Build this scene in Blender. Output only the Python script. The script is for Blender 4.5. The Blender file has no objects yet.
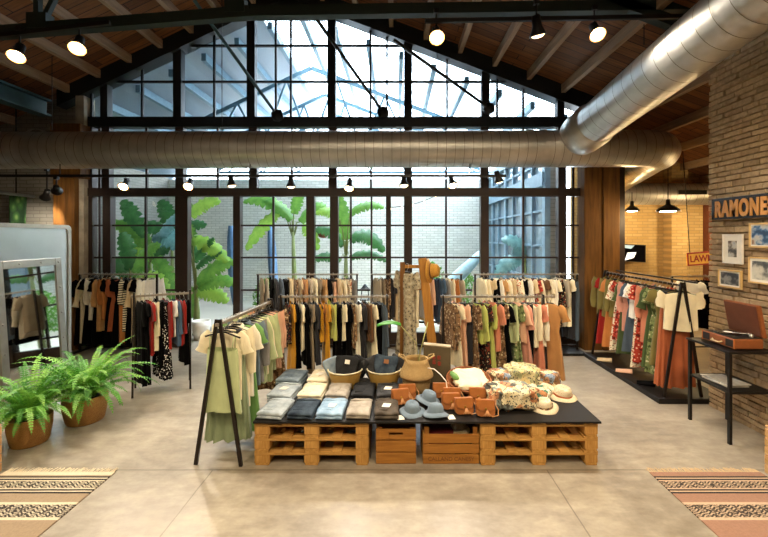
import bpy, math, random
from mathutils import Vector, Matrix, noise
R = math.radians
PI = math.pi
S = bpy.context.scene
COL = S.collection
CX, HY, F, CH = 396.0, 237.0, 400.0, 2.30      # principal point and focal length (px), lens height (m)

def P(px, py, Y):
    return Vector(((px - CX) * Y / F, Y, CH - (py - HY) * Y / F))
def G(px, py):
    Y = CH * F / (py - HY)
    return Vector(((px - CX) * Y / F, Y, 0))
def XX(px, Y): return (px - CX) * Y / F
def ZZ(py, Y): return CH - (py - HY) * Y / F

# ---------------------------------------------------------------- mesh collector
class MB:
    def __init__(s):
        s.v = []; s.f = []
    def add(s, vs, fs):
        b = len(s.v)
        s.v += [tuple(v) for v in vs]
        s.f += [tuple(b + i for i in f) for f in fs]
    def box(s, x0, x1, y0, y1, z0, z1):
        vs = [(x, y, z) for x in (x0, x1) for y in (y0, y1) for z in (z0, z1)]
        s.add(vs, [(0, 1, 3, 2), (4, 6, 7, 5), (0, 4, 5, 1), (2, 3, 7, 6), (0, 2, 6, 4), (1, 5, 7, 3)])
    def hexa(s, vs):            # 4 lower verts then 4 upper verts, same winding
        s.add(vs, [(3, 2, 1, 0), (4, 5, 6, 7), (0, 1, 5, 4), (1, 2, 6, 5), (2, 3, 7, 6), (3, 0, 4, 7)])
    def bar(s, p0, p1, w, h, up=(0, 0, 1)):
        p0 = Vector(p0); p1 = Vector(p1); d = (p1 - p0).normalized(); up = Vector(up)
        if abs(d.dot(up)) > .98: up = Vector((0, 1, 0))
        a = d.cross(up).normalized(); b = a.cross(d).normalized()
        a *= w / 2; b *= h / 2
        s.hexa([p0 - a - b, p0 + a - b, p0 + a + b, p0 - a + b, p1 - a - b, p1 + a - b, p1 + a + b, p1 - a + b])
    def tube(s, pts, r, n=8, caps=True):
        pts = [Vector(p) for p in pts]
        rs = r if isinstance(r, (list, tuple)) else [r] * len(pts)
        u = None; base = len(s.v)
        for i, p in enumerate(pts):
            if i == 0: d = pts[1] - p
            elif i == len(pts) - 1: d = p - pts[i - 1]
            else: d = (pts[i + 1] - p).normalized() + (p - pts[i - 1]).normalized()
            d.normalize()
            if u is None:
                u = d.cross(Vector((0, 0, 1)))
                if u.length < .05: u = d.cross(Vector((1, 0, 0)))
            else:
                u = u - d * u.dot(d)
            u.normalize(); w = d.cross(u)
            for k in range(n):
                t = 2 * PI * k / n
                s.v.append(tuple(p + (u * math.cos(t) + w * math.sin(t)) * rs[i]))
        for i in range(len(pts) - 1):
            for k in range(n):
                k2 = (k + 1) % n
                s.f.append((base + i * n + k, base + i * n + k2, base + (i + 1) * n + k2, base + (i + 1) * n + k))
        if caps:
            s.f.append(tuple(base + k for k in range(n))[::-1])
            s.f.append(tuple(base + (len(pts) - 1) * n + k for k in range(n)))
    def lathe(s, prof, o=(0, 0, 0), axis=(0, 0, 1), n=24, sx=1.0, sy=1.0):
        o = Vector(o); ax = Vector(axis).normalized()
        u = Vector((1, 0, 0)) if abs(ax.x) < .9 else Vector((0, 1, 0))
        u = (u - ax * u.dot(ax)).normalized(); w = ax.cross(u)
        base = len(s.v)
        for r, h in prof:
            for k in range(n):
                t = 2 * PI * k / n
                s.v.append(tuple(o + ax * h + u * (math.cos(t) * r * sx) + w * (math.sin(t) * r * sy)))
        for i in range(len(prof) - 1):
            for k in range(n):
                k2 = (k + 1) % n
                s.f.append((base + i * n + k, base + i * n + k2, base + (i + 1) * n + k2, base + (i + 1) * n + k))
    def rings(s, rows, closed=True):   # rows: lists of equal length
        base = len(s.v); n = len(rows[0])
        for r in rows: s.v += [tuple(p) for p in r]
        for i in range(len(rows) - 1):
            for k in range(n if closed else n - 1):
                k2 = (k + 1) % n
                s.f.append((base + i * n + k, base + i * n + k2, base + (i + 1) * n + k2, base + (i + 1) * n + k))
    def xf(s, M):
        s.v = [tuple(M @ Vector(v)) for v in s.v]; return s
    def build(s, name, mat, parent=None, smooth=False, loc=None, bevel=0, solid=0, sub=0):
        me = bpy.data.meshes.new(name)
        L = Vector(loc) if loc is not None else None
        vs = [tuple(Vector(v) - L) for v in s.v] if L is not None else s.v
        me.from_pydata(vs, [], s.f)
        me.materials.append(mat)
        if smooth: me.polygons.foreach_set('use_smooth', [True] * len(me.polygons))
        me.update()
        o = bpy.data.objects.new(name, me); COL.objects.link(o)
        if L is not None: o.location = L
        if parent: o.parent = parent
        if solid:
            m = o.modifiers.new('solid', 'SOLIDIFY'); m.thickness = solid; m.offset = 0
        if bevel:
            m = o.modifiers.new('bevel', 'BEVEL'); m.width = bevel; m.segments = 2; m.limit_method = 'ANGLE'
        if sub:
            m = o.modifiers.new('sub', 'SUBSURF'); m.levels = sub; m.render_levels = sub
        return o

def tag(o, label=None, cat=None, group=None, kind=None):
    if label: o['label'] = label
    if cat: o['category'] = cat
    if group: o['group'] = group
    if kind: o['kind'] = kind
    return o
def thing(name, label, cat, loc=(0, 0, 0), rz=0, group=None):
    o = bpy.data.objects.new(name, None); COL.objects.link(o)
    o.empty_display_size = .1
    o.location = loc; o.rotation_euler = (0, 0, rz)
    return tag(o, label, cat, group)
def struct(name, mb, mat, parent=None, **k):
    o = mb.build(name, mat, parent, **k)
    if not parent: o['kind'] = 'structure'
    return o
def text_mesh(txt, size, extr, bold=0.0, sx=1.0, spacing=1.0):
    c = bpy.data.curves.new('lettering', 'FONT'); c.body = txt; c.size = size; c.extrude = extr; c.offset = bold
    c.space_character = spacing
    o = bpy.data.objects.new('lettering', c); COL.objects.link(o)
    dg = bpy.context.evaluated_depsgraph_get()
    me = bpy.data.meshes.new_from_object(o.evaluated_get(dg))
    m = MB(); m.v = [(v.co.x * sx, v.co.y, v.co.z) for v in me.vertices]; m.f = [tuple(p.vertices) for p in me.polygons]
    bpy.data.objects.remove(o); bpy.data.meshes.remove(me)
    return m

# ---------------------------------------------------------------- materials
def C(h):
    h = h.lstrip('#'); r = []
    for i in (0, 2, 4):
        c = int(h[i:i + 2], 16) / 255
        r.append(c / 12.92 if c <= .04045 else ((c + .055) / 1.055) ** 2.4)
    return (*r, 1)
class NT:
    def __init__(s, name):
        s.m = bpy.data.materials.new(name); s.m.use_nodes = True
        s.t = s.m.node_tree; s.n = s.t.nodes; s.l = s.t.links
        s.n.clear()
        s.out = s.n.new('ShaderNodeOutputMaterial'); s.b = s.n.new('ShaderNodeBsdfPrincipled')
        s.l.new(s.b.outputs[0], s.out.inputs[0])
    def node(s, typ, **k):
        n = s.n.new(typ)
        for a, v in k.items(): setattr(n, a, v)
        return n
    def link(s, a, b): s.l.new(a, b)
    def set(s, sock, v): s.b.inputs[sock].default_value = v
    def coord(s, kind='Object'):
        return s.node('ShaderNodeTexCoord').outputs[kind]
    def pos(s): return s.node('ShaderNodeNewGeometry').outputs['Position']
    def mapping(s, vec, scale=(1, 1, 1), rot=(0, 0, 0), loc=(0, 0, 0)):
        m = s.node('ShaderNodeMapping'); s.link(vec, m.inputs[0])
        m.inputs['Scale'].default_value = scale; m.inputs['Rotation'].default_value = rot; m.inputs['Location'].default_value = loc
        return m.outputs[0]
    def noise(s, vec, scale, detail=4, rough=.55):
        n = s.node('ShaderNodeTexNoise'); s.link(vec, n.inputs['Vector'])
        n.inputs['Scale'].default_value = scale; n.inputs['Detail'].default_value = detail; n.inputs['Roughness'].default_value = rough
        return n.outputs['Fac']
    def ramp(s, fac, stops, interp='LINEAR'):
        r = s.node('ShaderNodeValToRGB'); r.color_ramp.interpolation = interp
        e = r.color_ramp.elements
        while len(e) < len(stops): e.new(.5)
        for el, (p, c) in zip(e, stops):
            el.position = p; el.color = C(c) if isinstance(c, str) else (c if len(c) == 4 else (*c, 1))
        s.link(fac, r.inputs[0]); return r.outputs[0]
    def mix(s, fac, a, b, mode='MIX'):
        n = s.node('ShaderNodeMix', data_type='RGBA', blend_type=mode)
        for i, v in ((0, fac), (6, a), (7, b)):
            if isinstance(v, (int, float)): n.inputs[i].default_value = v
            elif isinstance(v, tuple): n.inputs[i].default_value = v
            else: s.link(v, n.inputs[i])
        return n.outputs[2]
    def math(s, op, a, b=0.0):
        n = s.node('ShaderNodeMath', operation=op)
        for i, v in ((0, a), (1, b)):
            if isinstance(v, (int, float)): n.inputs[i].default_value = v
            else: s.link(v, n.inputs[i])
        return n.outputs[0]
    def sep(s, vec):
        n = s.node('ShaderNodeSeparateXYZ'); s.link(vec, n.inputs[0]); return n.outputs
    def comb(s, x, y, z):
        n = s.node('ShaderNodeCombineXYZ')
        for i, v in enumerate((x, y, z)):
            if isinstance(v, (int, float)): n.inputs[i].default_value = v
            else: s.link(v, n.inputs[i])
        return n.outputs[0]
    def bump(s, h, strength=.3, dist=.01):
        n = s.node('ShaderNodeBump'); n.inputs['Strength'].default_value = strength; n.inputs['Distance'].default_value = dist
        s.link(h, n.inputs['Height']); s.link(n.outputs[0], s.b.inputs['Normal'])
    def color(s, c): s.link(c, s.b.inputs['Base Color'])

def plain(name, col, rough=.6, metal=0.0, var=.12, scale=9, spec=None, coord='Object', bump=0):
    t = NT(name); c = C(col)
    v = t.coord(coord); n = t.noise(v, scale)
    t.color(t.ramp(n, [(.3, tuple(x * (1 - var) for x in c[:3])), (.7, tuple(min(1, x * (1 + var)) for x in c[:3]))]))
    t.set('Roughness', rough); t.set('Metallic', metal)
    if spec is not None: t.set('Specular IOR Level', spec)
    if bump: t.bump(t.noise(v, scale * 6), bump, .004)
    return t.m
def emit(name, col, strength):
    t = NT(name); t.set('Base Color', C(col)); t.set('Emission Color', C(col)); t.set('Emission Strength', strength)
    return t.m
def brick_mat(name, axis, c1, c2, mortar, bw=.25, bh=.075, bumpy=.6, rough=.85, dirt='#6b5a45', dirt_amt=.35):
    t = NT(name); x, y, z = t.sep(t.pos())[:3]
    h = {'x': x, 'y': y}[axis]
    vec = t.comb(h, z, 0.0)
    n = t.noise(vec, 3.0)
    vec2 = t.node('ShaderNodeVectorMath', operation='ADD'); t.link(vec, vec2.inputs[0])
    w = t.node('ShaderNodeTexNoise'); t.link(vec, w.inputs['Vector']); w.inputs['Scale'].default_value = 6
    sc = t.node('ShaderNodeVectorMath', operation='SCALE'); t.link(w.outputs['Color'], sc.inputs[0]); sc.inputs['Scale'].default_value = .02
    t.link(sc.outputs[0], vec2.inputs[1])
    b = t.node('ShaderNodeTexBrick'); t.link(vec2.outputs[0], b.inputs['Vector'])
    b.inputs['Scale'].default_value = 1; b.inputs['Brick Width'].default_value = bw; b.inputs['Row Height'].default_value = bh
    b.inputs['Mortar Size'].default_value = .009; b.inputs['Mortar Smooth'].default_value = .3
    b.inputs['Color1'].default_value = C(c1); b.inputs['Color2'].default_value = C(c2); b.inputs['Mortar'].default_value = C(mortar)
    c = t.mix(t.math('MULTIPLY', n, dirt_amt), b.outputs['Color'], C(dirt))
    t.color(c); t.set('Roughness', rough)
    hgt = t.math('ADD', t.math('MULTIPLY', b.outputs['Fac'], -1.0), t.math('MULTIPLY', t.noise(vec, 30), .6))
    t.bump(hgt, bumpy, .015)
    return t.m
def wood(name, c1, c2, axis='y', rough=.6, scale=1.0, coord='Object', spec=.3):
    t = NT(name)
    sc = {'x': (1.2, 14, 14), 'y': (14, 1.2, 14), 'z': (14, 14, 1.2)}[axis]
    v = t.mapping(t.coord(coord), tuple(q * scale for q in sc))
    n = t.noise(v, 2.2, 6, .6); n2 = t.noise(t.coord(coord), 2.0 * scale)
    f = t.math('ADD', t.math('MULTIPLY', n, .7), t.math('MULTIPLY', n2, .3))
    t.color(t.ramp(f, [(.32, c1), (.68, c2)])); t.set('Roughness', rough); t.set('Specular IOR Level', spec)
    t.bump(n, .25, .004)
    return t.m

M = {}
def setup_mats():
    M['black'] = plain('black_metal', '#14110f', .45, .3)
    M['rack'] = plain('dark_bronze_metal', '#2b231f', .4, .6)
    M['rackgrey'] = plain('grey_brown_metal', '#9a8f80', .4, .3)
    M['frame'] = plain('brown_painted_steel', '#2f211a', .5, .2)
    M['gable'] = plain('dark_steel', '#1d2023', .5, .3)
    M['teal'] = plain('teal_painted_steel', '#35565e', .5, .2)
    M['truss'] = plain('dark_green_steel', '#1f2b26', .5, .3)
    M['post'] = wood('aged_timber', '#4a2e12', '#8a5d27', 'z', .6, .5)
    M['pallet'] = wood('pallet_pine', '#94682c', '#cf9f58', 'y', .7, 1.0)
    M['palletx'] = wood('pallet_pine_cross', '#94682c', '#cf9f58', 'x', .7, 1.0)
    M['block'] = wood('pallet_block', '#9c6c30', '#d2a35c', 'z', .75, 1.5)
    M['crate'] = wood('crate_wood', '#7f4f1c', '#b27a35', 'x', .7, 1.0)
    M['stool'] = wood('crate_stool_wood', '#b98a4e', '#dfb98a', 'y', .6, 1.0)
    M['valet'] = wood('honey_timber', '#8a5a24', '#b8843c', 'z', .5, 1.0)
    M['bulb'] = emit('lamp_glow', '#ffe9c4', 30)
    M['glowring'] = emit('lamp_reflector_glow', '#ffb45a', 1.6)
    M['bulbdim'] = emit('lamp_glow_soft', '#ffdca8', 4)
    M['white'] = plain('white_card', '#efe9dc', .6, 0, .03)
    # concrete floor
    t = NT('polished_concrete'); p = t.pos()
    n1 = t.noise(p, 1.1, 6, .62); n2 = t.noise(t.mapping(p, (1, 2.0, 1)), 4.6, 8, .62); n3 = t.noise(p, 22, 3)
    f = t.math('ADD', t.math('MULTIPLY', n1, .45), t.math('ADD', t.math('MULTIPLY', n2, .45), t.math('MULTIPLY', n3, .10)))
    col = t.ramp(f, [(.34, '#7e7465'), (.46, '#928879'), (.55, '#a29887'), (.68, '#b9ae9b')])
    x, y, z = t.sep(p)[:3]
    def line(v, at, w): return t.math('LESS_THAN', t.math('ABSOLUTE', t.math('SUBTRACT', v, at)), w)
    wob = t.math('MULTIPLY', t.math('SUBTRACT', t.noise(p, 4), .5), .012)
    yl = line(t.math('ADD', y, wob), 3.95, .008); fr = t.math('LESS_THAN', y, 3.95)
    xl = t.math('MULTIPLY', t.math('MAXIMUM', line(t.math('ADD', x, wob), 1.49, .006), line(t.math('ADD', x, wob), -1.81, .006)), fr)
    xl2 = t.math('MAXIMUM', line(x, 5.0, .006), line(y, 8.2, .008))
    seam = t.math('MAXIMUM', t.math('MAXIMUM', yl, xl), xl2)
    col = t.mix(t.math('MULTIPLY', seam, .55), col, C('#4e453a'))
    t.color(col)
    t.link(t.math('ADD', t.math('MULTIPLY', n2, .35), .19), t.b.inputs['Roughness'])
    t.set('Specular IOR Level', .45)
    t.bump(t.math('SUBTRACT', t.math('MULTIPLY', n2, .3), t.math('MULTIPLY', seam, .5)), .12, .01)
    M['floor'] = t.m
    # timber roof deck : boards run along x, one board every 0.17 m of y
    t = NT('roof_boards'); x, y, z = t.sep(t.pos())[:3]
    b = t.node('ShaderNodeTexBrick'); t.link(t.comb(x, y, 0.0), b.inputs['Vector'])
    b.inputs['Scale'].default_value = 1; b.inputs['Brick Width'].default_value = 2.4; b.inputs['Row Height'].default_value = .19
    b.inputs['Mortar Size'].default_value = .007
    b.inputs['Color1'].default_value = C('#7a5232'); b.inputs['Color2'].default_value = C('#a87a4c'); b.inputs['Mortar'].default_value = C('#160d07')
    g = t.noise(t.comb(t.math('MULTIPLY', x, 1.5), t.math('MULTIPLY', y, 16.0), 0.0), 1.6, 6)
    t.color(t.mix(.75, b.outputs['Color'], t.ramp(g, [(.3, '#75543c'), (.7, '#dcb488')]), 'MULTIPLY'))
    t.set('Roughness', .8); t.bump(t.math('MULTIPLY', b.outputs['Fac'], -1.0), .5, .02)
    M['deck'] = t.m
    M['purlin'] = wood('roof_purlin', '#806a54', '#b3967a', 'y', .75, .6)
    # galvanised duct
    t = NT('galvanised_steel'); v = t.coord('Object')
    vo = t.node('ShaderNodeTexVoronoi'); t.link(v, vo.inputs['Vector']); vo.inputs['Scale'].default_value = 14
    t.color(t.ramp(t.noise(v, 3), [(.3, '#b0afab'), (.7, '#cfcdc8')])); t.set('Metallic', .82)
    t.link(t.math('ADD', t.math('MULTIPLY', vo.outputs['Distance'], .15), .33), t.b.inputs['Roughness'])
    M['duct'] = t.m
    M['ductseam'] = plain('duct_seam', '#7d776a', .45, .9)
    M['brickpillar'] = None
    # real brick courses: tint per brick
    t = NT('handmade_brick'); gi = t.node('ShaderNodeNewGeometry'); v = t.pos()
    c = t.ramp(gi.outputs['Random Per Island'], [(0, '#a98a64'), (.25, '#bd9f78'), (.5, '#a08664'), (.75, '#c8ab84'), (1, '#937452')])
    n = t.noise(v, 14, 5, .65)
    t.color(t.mix(.35, c, t.ramp(n, [(.3, '#5e5040'), (.7, '#dcc4a0')]))); t.set('Roughness', .9)
    t.bump(t.noise(v, 38, 4), .6, .01)
    M['brickpillar'] = t.m
    M['mortar'] = plain('lime_mortar', '#9a8361', .95, 0, .2, 8, bump=.4)
    M['brickwarm'] = brick_mat('warm_brick', 'x', '#b8965c', '#c9aa74', '#a38a60', .26, .075, .7)
    M['brickwarmy'] = brick_mat('warm_brick_side', 'y', '#c59a4e', '#d9b468', '#b08c50', .26, .075, .5)
    M['brickgrey'] = brick_mat('grey_brick', 'x', '#8b8880', '#9c9a92', '#75726a', .28, .08, .6)
    M['brickgreyy'] = brick_mat('grey_brick_side', 'y', '#7d7566', '#8f8676', '#6b6457', .28, .08, .5)
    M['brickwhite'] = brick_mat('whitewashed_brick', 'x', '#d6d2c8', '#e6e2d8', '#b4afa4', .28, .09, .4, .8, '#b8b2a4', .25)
    M['brickwhite_shade'] = brick_mat('whitewashed_brick_shade', 'y', '#8a877e', '#98958c', '#77746c', .28, .09, .25, .8, '#b8b2a4', .25)  # whitewashed brick with the patio's side shade put into its grey
    M['plaster'] = plain('rough_concrete', '#a89f8e', .9, 0, .25, 5, bump=.4)
    M['paving'] = plain('patio_paving', '#b9b2a4', .8, 0, .15, 3, coord='Generated')
    M['bluesteel'] = plain('blue_grey_steel', '#5f8496', .5, .1)
    M['paleblue'] = plain('pale_blue_paint', '#a7cbd8', .5)
    M['bluewing'] = plain('slate_blue_cladding', '#7f97a6', .6)
    # glass
    def glass(name, tint, gl):
        t = NT(name); t.n.remove(t.b)
        tr = t.node('ShaderNodeBsdfTransparent'); tr.inputs[0].default_value = tint
        g = t.node('ShaderNodeBsdfGlossy'); g.inputs['Roughness'].default_value = .02
        fr = t.node('ShaderNodeFresnel'); fr.inputs[0].default_value = 1.45
        mx = t.node('ShaderNodeMixShader'); t.link(t.math('MULTIPLY', fr.outputs[0], gl), mx.inputs[0])
        t.link(tr.outputs[0], mx.inputs[1]); t.link(g.outputs[0], mx.inputs[2]); t.link(mx.outputs[0], t.out.inputs[0])
        return t.m
    M['glass'] = glass('window_glass', (.93, .97, .98, 1), 1.0)
    M['roofglass'] = glass('skylight_glass', (.9, .95, .99, 1), .6)
    t = NT('frosted_roof_panel'); t.set('Base Color', C('#8394a2')); t.set('Roughness', .5); t.set('Transmission Weight', .0)
    M['frosted'] = t.m
    t = NT('mirror_silver'); t.set('Base Color', C('#d8dad6')); t.set('Metallic', 1); t.set('Roughness', .03); M['mirror'] = t.m
    M['sheet'] = plain('brushed_sheet_metal', '#cfd3d6', .28, .92, .05, 3)
    M['silver'] = plain('silver_frame', '#a8a49c', .33, .85, .12, 6)
    M['screen'] = plain('black_screen', '#07070a', .08, 0, .02)
# ================================================================ the shell
WY = 8.4                      # window wall
SL, SR, AX, AZ = .478, .38, XX(289, WY), ZZ(0.2, WY)
def gz(X): return AZ - SL * (AX - X) if X < AX else AZ - SR * (X - AX)
def build_shell():
    m = MB(); m.box(-11, 10, -4.5, 10.3, -.1, 0); struct('floor', m, M['floor'])
    # roof deck (two slopes), 0.35 m above the gable line
    o = .34
    m = MB()
    for xa, xb, yb in ((-11, AX, 8.7), (AX, 4.55, 8.7), (4.55, 10, 10.4)):
        za, zb = gz(xa) + o, gz(xb) + o
        m.hexa([(xa, -4.5, za), (xb, -4.5, zb), (xb, yb, zb), (xa, yb, za), (xa, -4.5, za + .12), (xb, -4.5, zb + .12), (xb, yb, zb + .12), (xa, yb, za + .12)])
    struct('ceiling', m, M['deck'])
    # walls
    m = MB(); m.box(-11.2, -11, -4.6, 8.8, 0, 4.2); struct('wall_left', m, M['brickgreyy'])
    m = MB(); m.box(-11.2, 10.2, -4.7, -4.5, 0, 8); struct('wall_rear', m, M['brickgrey'])
    m = MB(); m.box(-11, XX(76, 8.45), 8.5, 8.75, 0, gz(-7) + .3); struct('wall_back', m, M['brickgrey'])
    m = MB(); m.box(9.8, 10, -4.5, 10.4, 0, 4.5); struct('wall_right', m, M['brickwarmy'])
    m = MB(); m.box(4.5, 10, 10.1, 10.35, 0, 4.9); struct('wall_side', m, M['brickwarm'])
    m = MB(); m.box(6.75, 7.15, 9.8, 10.1, 0, 4.6); struct('trim_1', m, M['brickwarm'])
    m = MB(); m.box(7.75, 8.1, 9.92, 10.1, 0, 4.6); struct('trim_2', m, plain('oxblood_plaster', '#6e3a24', .8))
    m = MB(); m.box(4.6, 4.75, 8.5, 10.1, 0, 5); struct('wall_return', m, M['brickwarmy'])
    # brick pier wall on the right, laid brick by brick
    x0, y1 = 4.27, 5.45
    m = MB(); m.box(x0 + .02, 4.72, .2, y1 - .02, 0, gz(4.5) + .3)
    pier = struct('wall_pier', m, M['mortar'])
    rnd = random.Random(4); b = MB()
    zc = 0.0; row = 0
    while zc < 4.9:
        h = rnd.uniform(.062, .082); yc = y1 - (0 if row % 2 else .13)
        if row % 2 == 0:
            d = rnd.uniform(0, .014); b.box(x0 - d, x0 + .1, y1 - .125, y1 + rnd.uniform(0, .012), zc, zc + h - .014)
        while yc > .3:
            w = rnd.uniform(.22, .29); d = rnd.uniform(-.006, .018)
            a = rnd.uniform(-.004, .004)
            b.hexa([(x0 - d + a, yc - w + .012, zc), (x0 + .1, yc - w + .012, zc), (x0 + .1, yc, zc), (x0 - d - a, yc, zc),
                    (x0 - d + a, yc - w + .012, zc + h - .014), (x0 + .1, yc - w + .012, zc + h - .014), (x0 + .1, yc, zc + h - .014), (x0 - d - a, yc, zc + h - .014)])
            yc -= w
        for q in range(2):
            xa = x0 + .1 + q * .18
            b.box(xa, xa + .165, y1 - .1, y1 + rnd.uniform(0, .012), zc, zc + h - .014)
        zc += h; row += 1
    b.build('brick_course', M['brickpillar'], pier, bevel=.006)
    # purlins under the deck
    m = MB()
    xs = [AX - .05 - .64 * k for k in range(1, 13)] + [AX + .05] + [AX + .02 + .71 * k for k in range(1, 15)]
    for X in xs:
        z = gz(X) + o; yb = 8.45 if X < 4.5 else 10.05
        m.box(X - .045, X + .045, -4.4, yb, z - .17, z - .005)
    struct('trim_3', m, M['purlin'])
    # gable rafters on the window wall
    m = MB()
    for xa, xb in ((-7.0, AX), (AX, 4.6)):
        za, zb = gz(xa), gz(xb)
        m.hexa([(xa, 8.25, za), (xb, 8.25, zb), (xb, 8.55, zb), (xa, 8.55, za), (xa, 8.25, za + .34), (xb, 8.25, zb + .34), (xb, 8.55, zb + .34), (xa, 8.55, za + .34)])
    m.hexa([(XX(256, WY), 8.3, gz(XX(256, WY)) - .05), (XX(331, WY), 8.3, gz(XX(331, WY)) - .05), (XX(331, WY), 8.5, gz(XX(331, WY)) - .05), (XX(256, WY), 8.5, gz(XX(256, WY)) - .05),
            (AX - .02, 8.3, AZ + .2), (AX + .02, 8.3, AZ + .2), (AX + .02, 8.5, AZ + .2), (AX - .02, 8.5, AZ + .2)])
    struct('trim_4', m, M['gable'])
    # columns either side of the window
    m = MB(); m.box(XX(53, 8.1), XX(64.5, 8.1), 8.1, 8.45, 0, ZZ(178, 8.1)); m.box(XX(65, 8.1), XX(75, 8.1), 8.08, 8.45, 0, ZZ(178, 8.1)); m.box(XX(52, 8.1), XX(82, 8.1), 8.05, 8.45, ZZ(178, 8.1), ZZ(124, 8.1))
    struct('column_left', m, M['post'], bevel=.01)
    m = MB(); m.box(XX(75.5, 8.2), XX(87.5, 8.3), 8.2, 8.5, 0, 5.2); struct('trim_5', m, M['plaster'])
    m = MB(); m.box(XX(585, 8.1), XX(603, 8.1), 8.12, 8.45, 0, 5); m.box(XX(603.5, 8.1), XX(620, 8.1), 8.1, 8.45, 0, 5)
    struct('column_right', m, M['post'], bevel=.01)
    m = MB(); m.box(XX(620, 8.15), 4.75, 8.3, 8.6, 0, 5.0); struct('trim_6', m, M['frame'])

def build_window():
    px = lambda x: XX(x, WY)
    pz = lambda y: ZZ(y, WY)
    hf = lambda m, a, b, c, d, dp=.12: m.box(px(a), px(b), WY - dp / 2, WY + dp / 2, pz(d), pz(c))
    # ---- gable light
    m = MB()
    gy = lambda x: (20 - .478 * (x - 248)) if x < 289 else (18 + .38 * (x - 336))
    for a, b in ((103, 110), (175, 183), (248, 256), (328, 336), (404, 412), (481, 489), (556, 563)):
        hf(m, a, b, gy((a + b) / 2) - 3, 120, .16)
    for x in (92, 142.5, 214.5, 276, 291, 370.5, 387, 447, 497, 523):
        hf(m, x - 1, x + 1, gy(x) - 2, 120, .05)
    for y in (46, 82):
        xl = 248 - (y - 20) / .478; xr = 336 + (y - 18) / .38
        hf(m, xl - 2, xr + 2, y - 1, y + 1, .05)
    hf(m, 86, 590, 118, 128, .2)
    g = struct('window_1', m, M['gable'])
    gm = MB(); y = WY
    pts = [(88, 120), (88, gy(88)), (289, 0.2), (560, gy(560)), (560, 120)]
    gm.add([(px(a), y, pz(b)) for a, b in pts], [(0, 1, 2, 3, 4)])
    gm.build('pane', M['glass'], g)
    # ---- lower glazing
    m = MB()
    for a, b in ((104, 111.5), (177, 185), (250, 258), (329, 337), (404, 412), (480, 488), (557, 565)):
        hf(m, a, b, 126, 192, .14)
    for x in (100, 147, 218, 292, 371, 446, 523, 573):
        hf(m, x - 1, x + 1, 126, 192, .05)
    hf(m, 86, 590, 188.5, 196.5, .2)
    hf(m, 80, 590, 162, 165, .06)
    for a, b in ((86, 95), (105, 113), (177, 189.5), (234.5, 241.5), (307, 315), (330.5, 338.5), (386, 391), (404, 412), (480, 488), (557, 565), (580, 590)):
        hf(m, a, b, 126 if a in (86, 580) else 194, 348, .16)
    for x in (100, 146, 273.5, 351, 371.5, 446, 523, 573):
        hf(m, x - .9, x + .9, 194, 348, .05)
    for y in (225.5, 257.5, 290, 322):
        for a, b in ((88, 183), (238, 585)):
            hf(m, a, b, y - .9, y + .9, .05)
    for a, b in ((88, 183), (238, 585)):
        hf(m, a, b, 332, 348, .1)
    w = struct('window_2', m, M['frame'])
    gm = MB()
    for a, b, c, d in ((88, 585, 126, 190), (95, 180, 195, 334), (238, 582, 195, 334)):
        gm.add([(px(a), WY, pz(d)), (px(b), WY, pz(d)), (px(b), WY, pz(c)), (px(a), WY, pz(c))], [(0, 1, 2, 3)])
    gm.build('pane', M['glass'], w)

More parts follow.
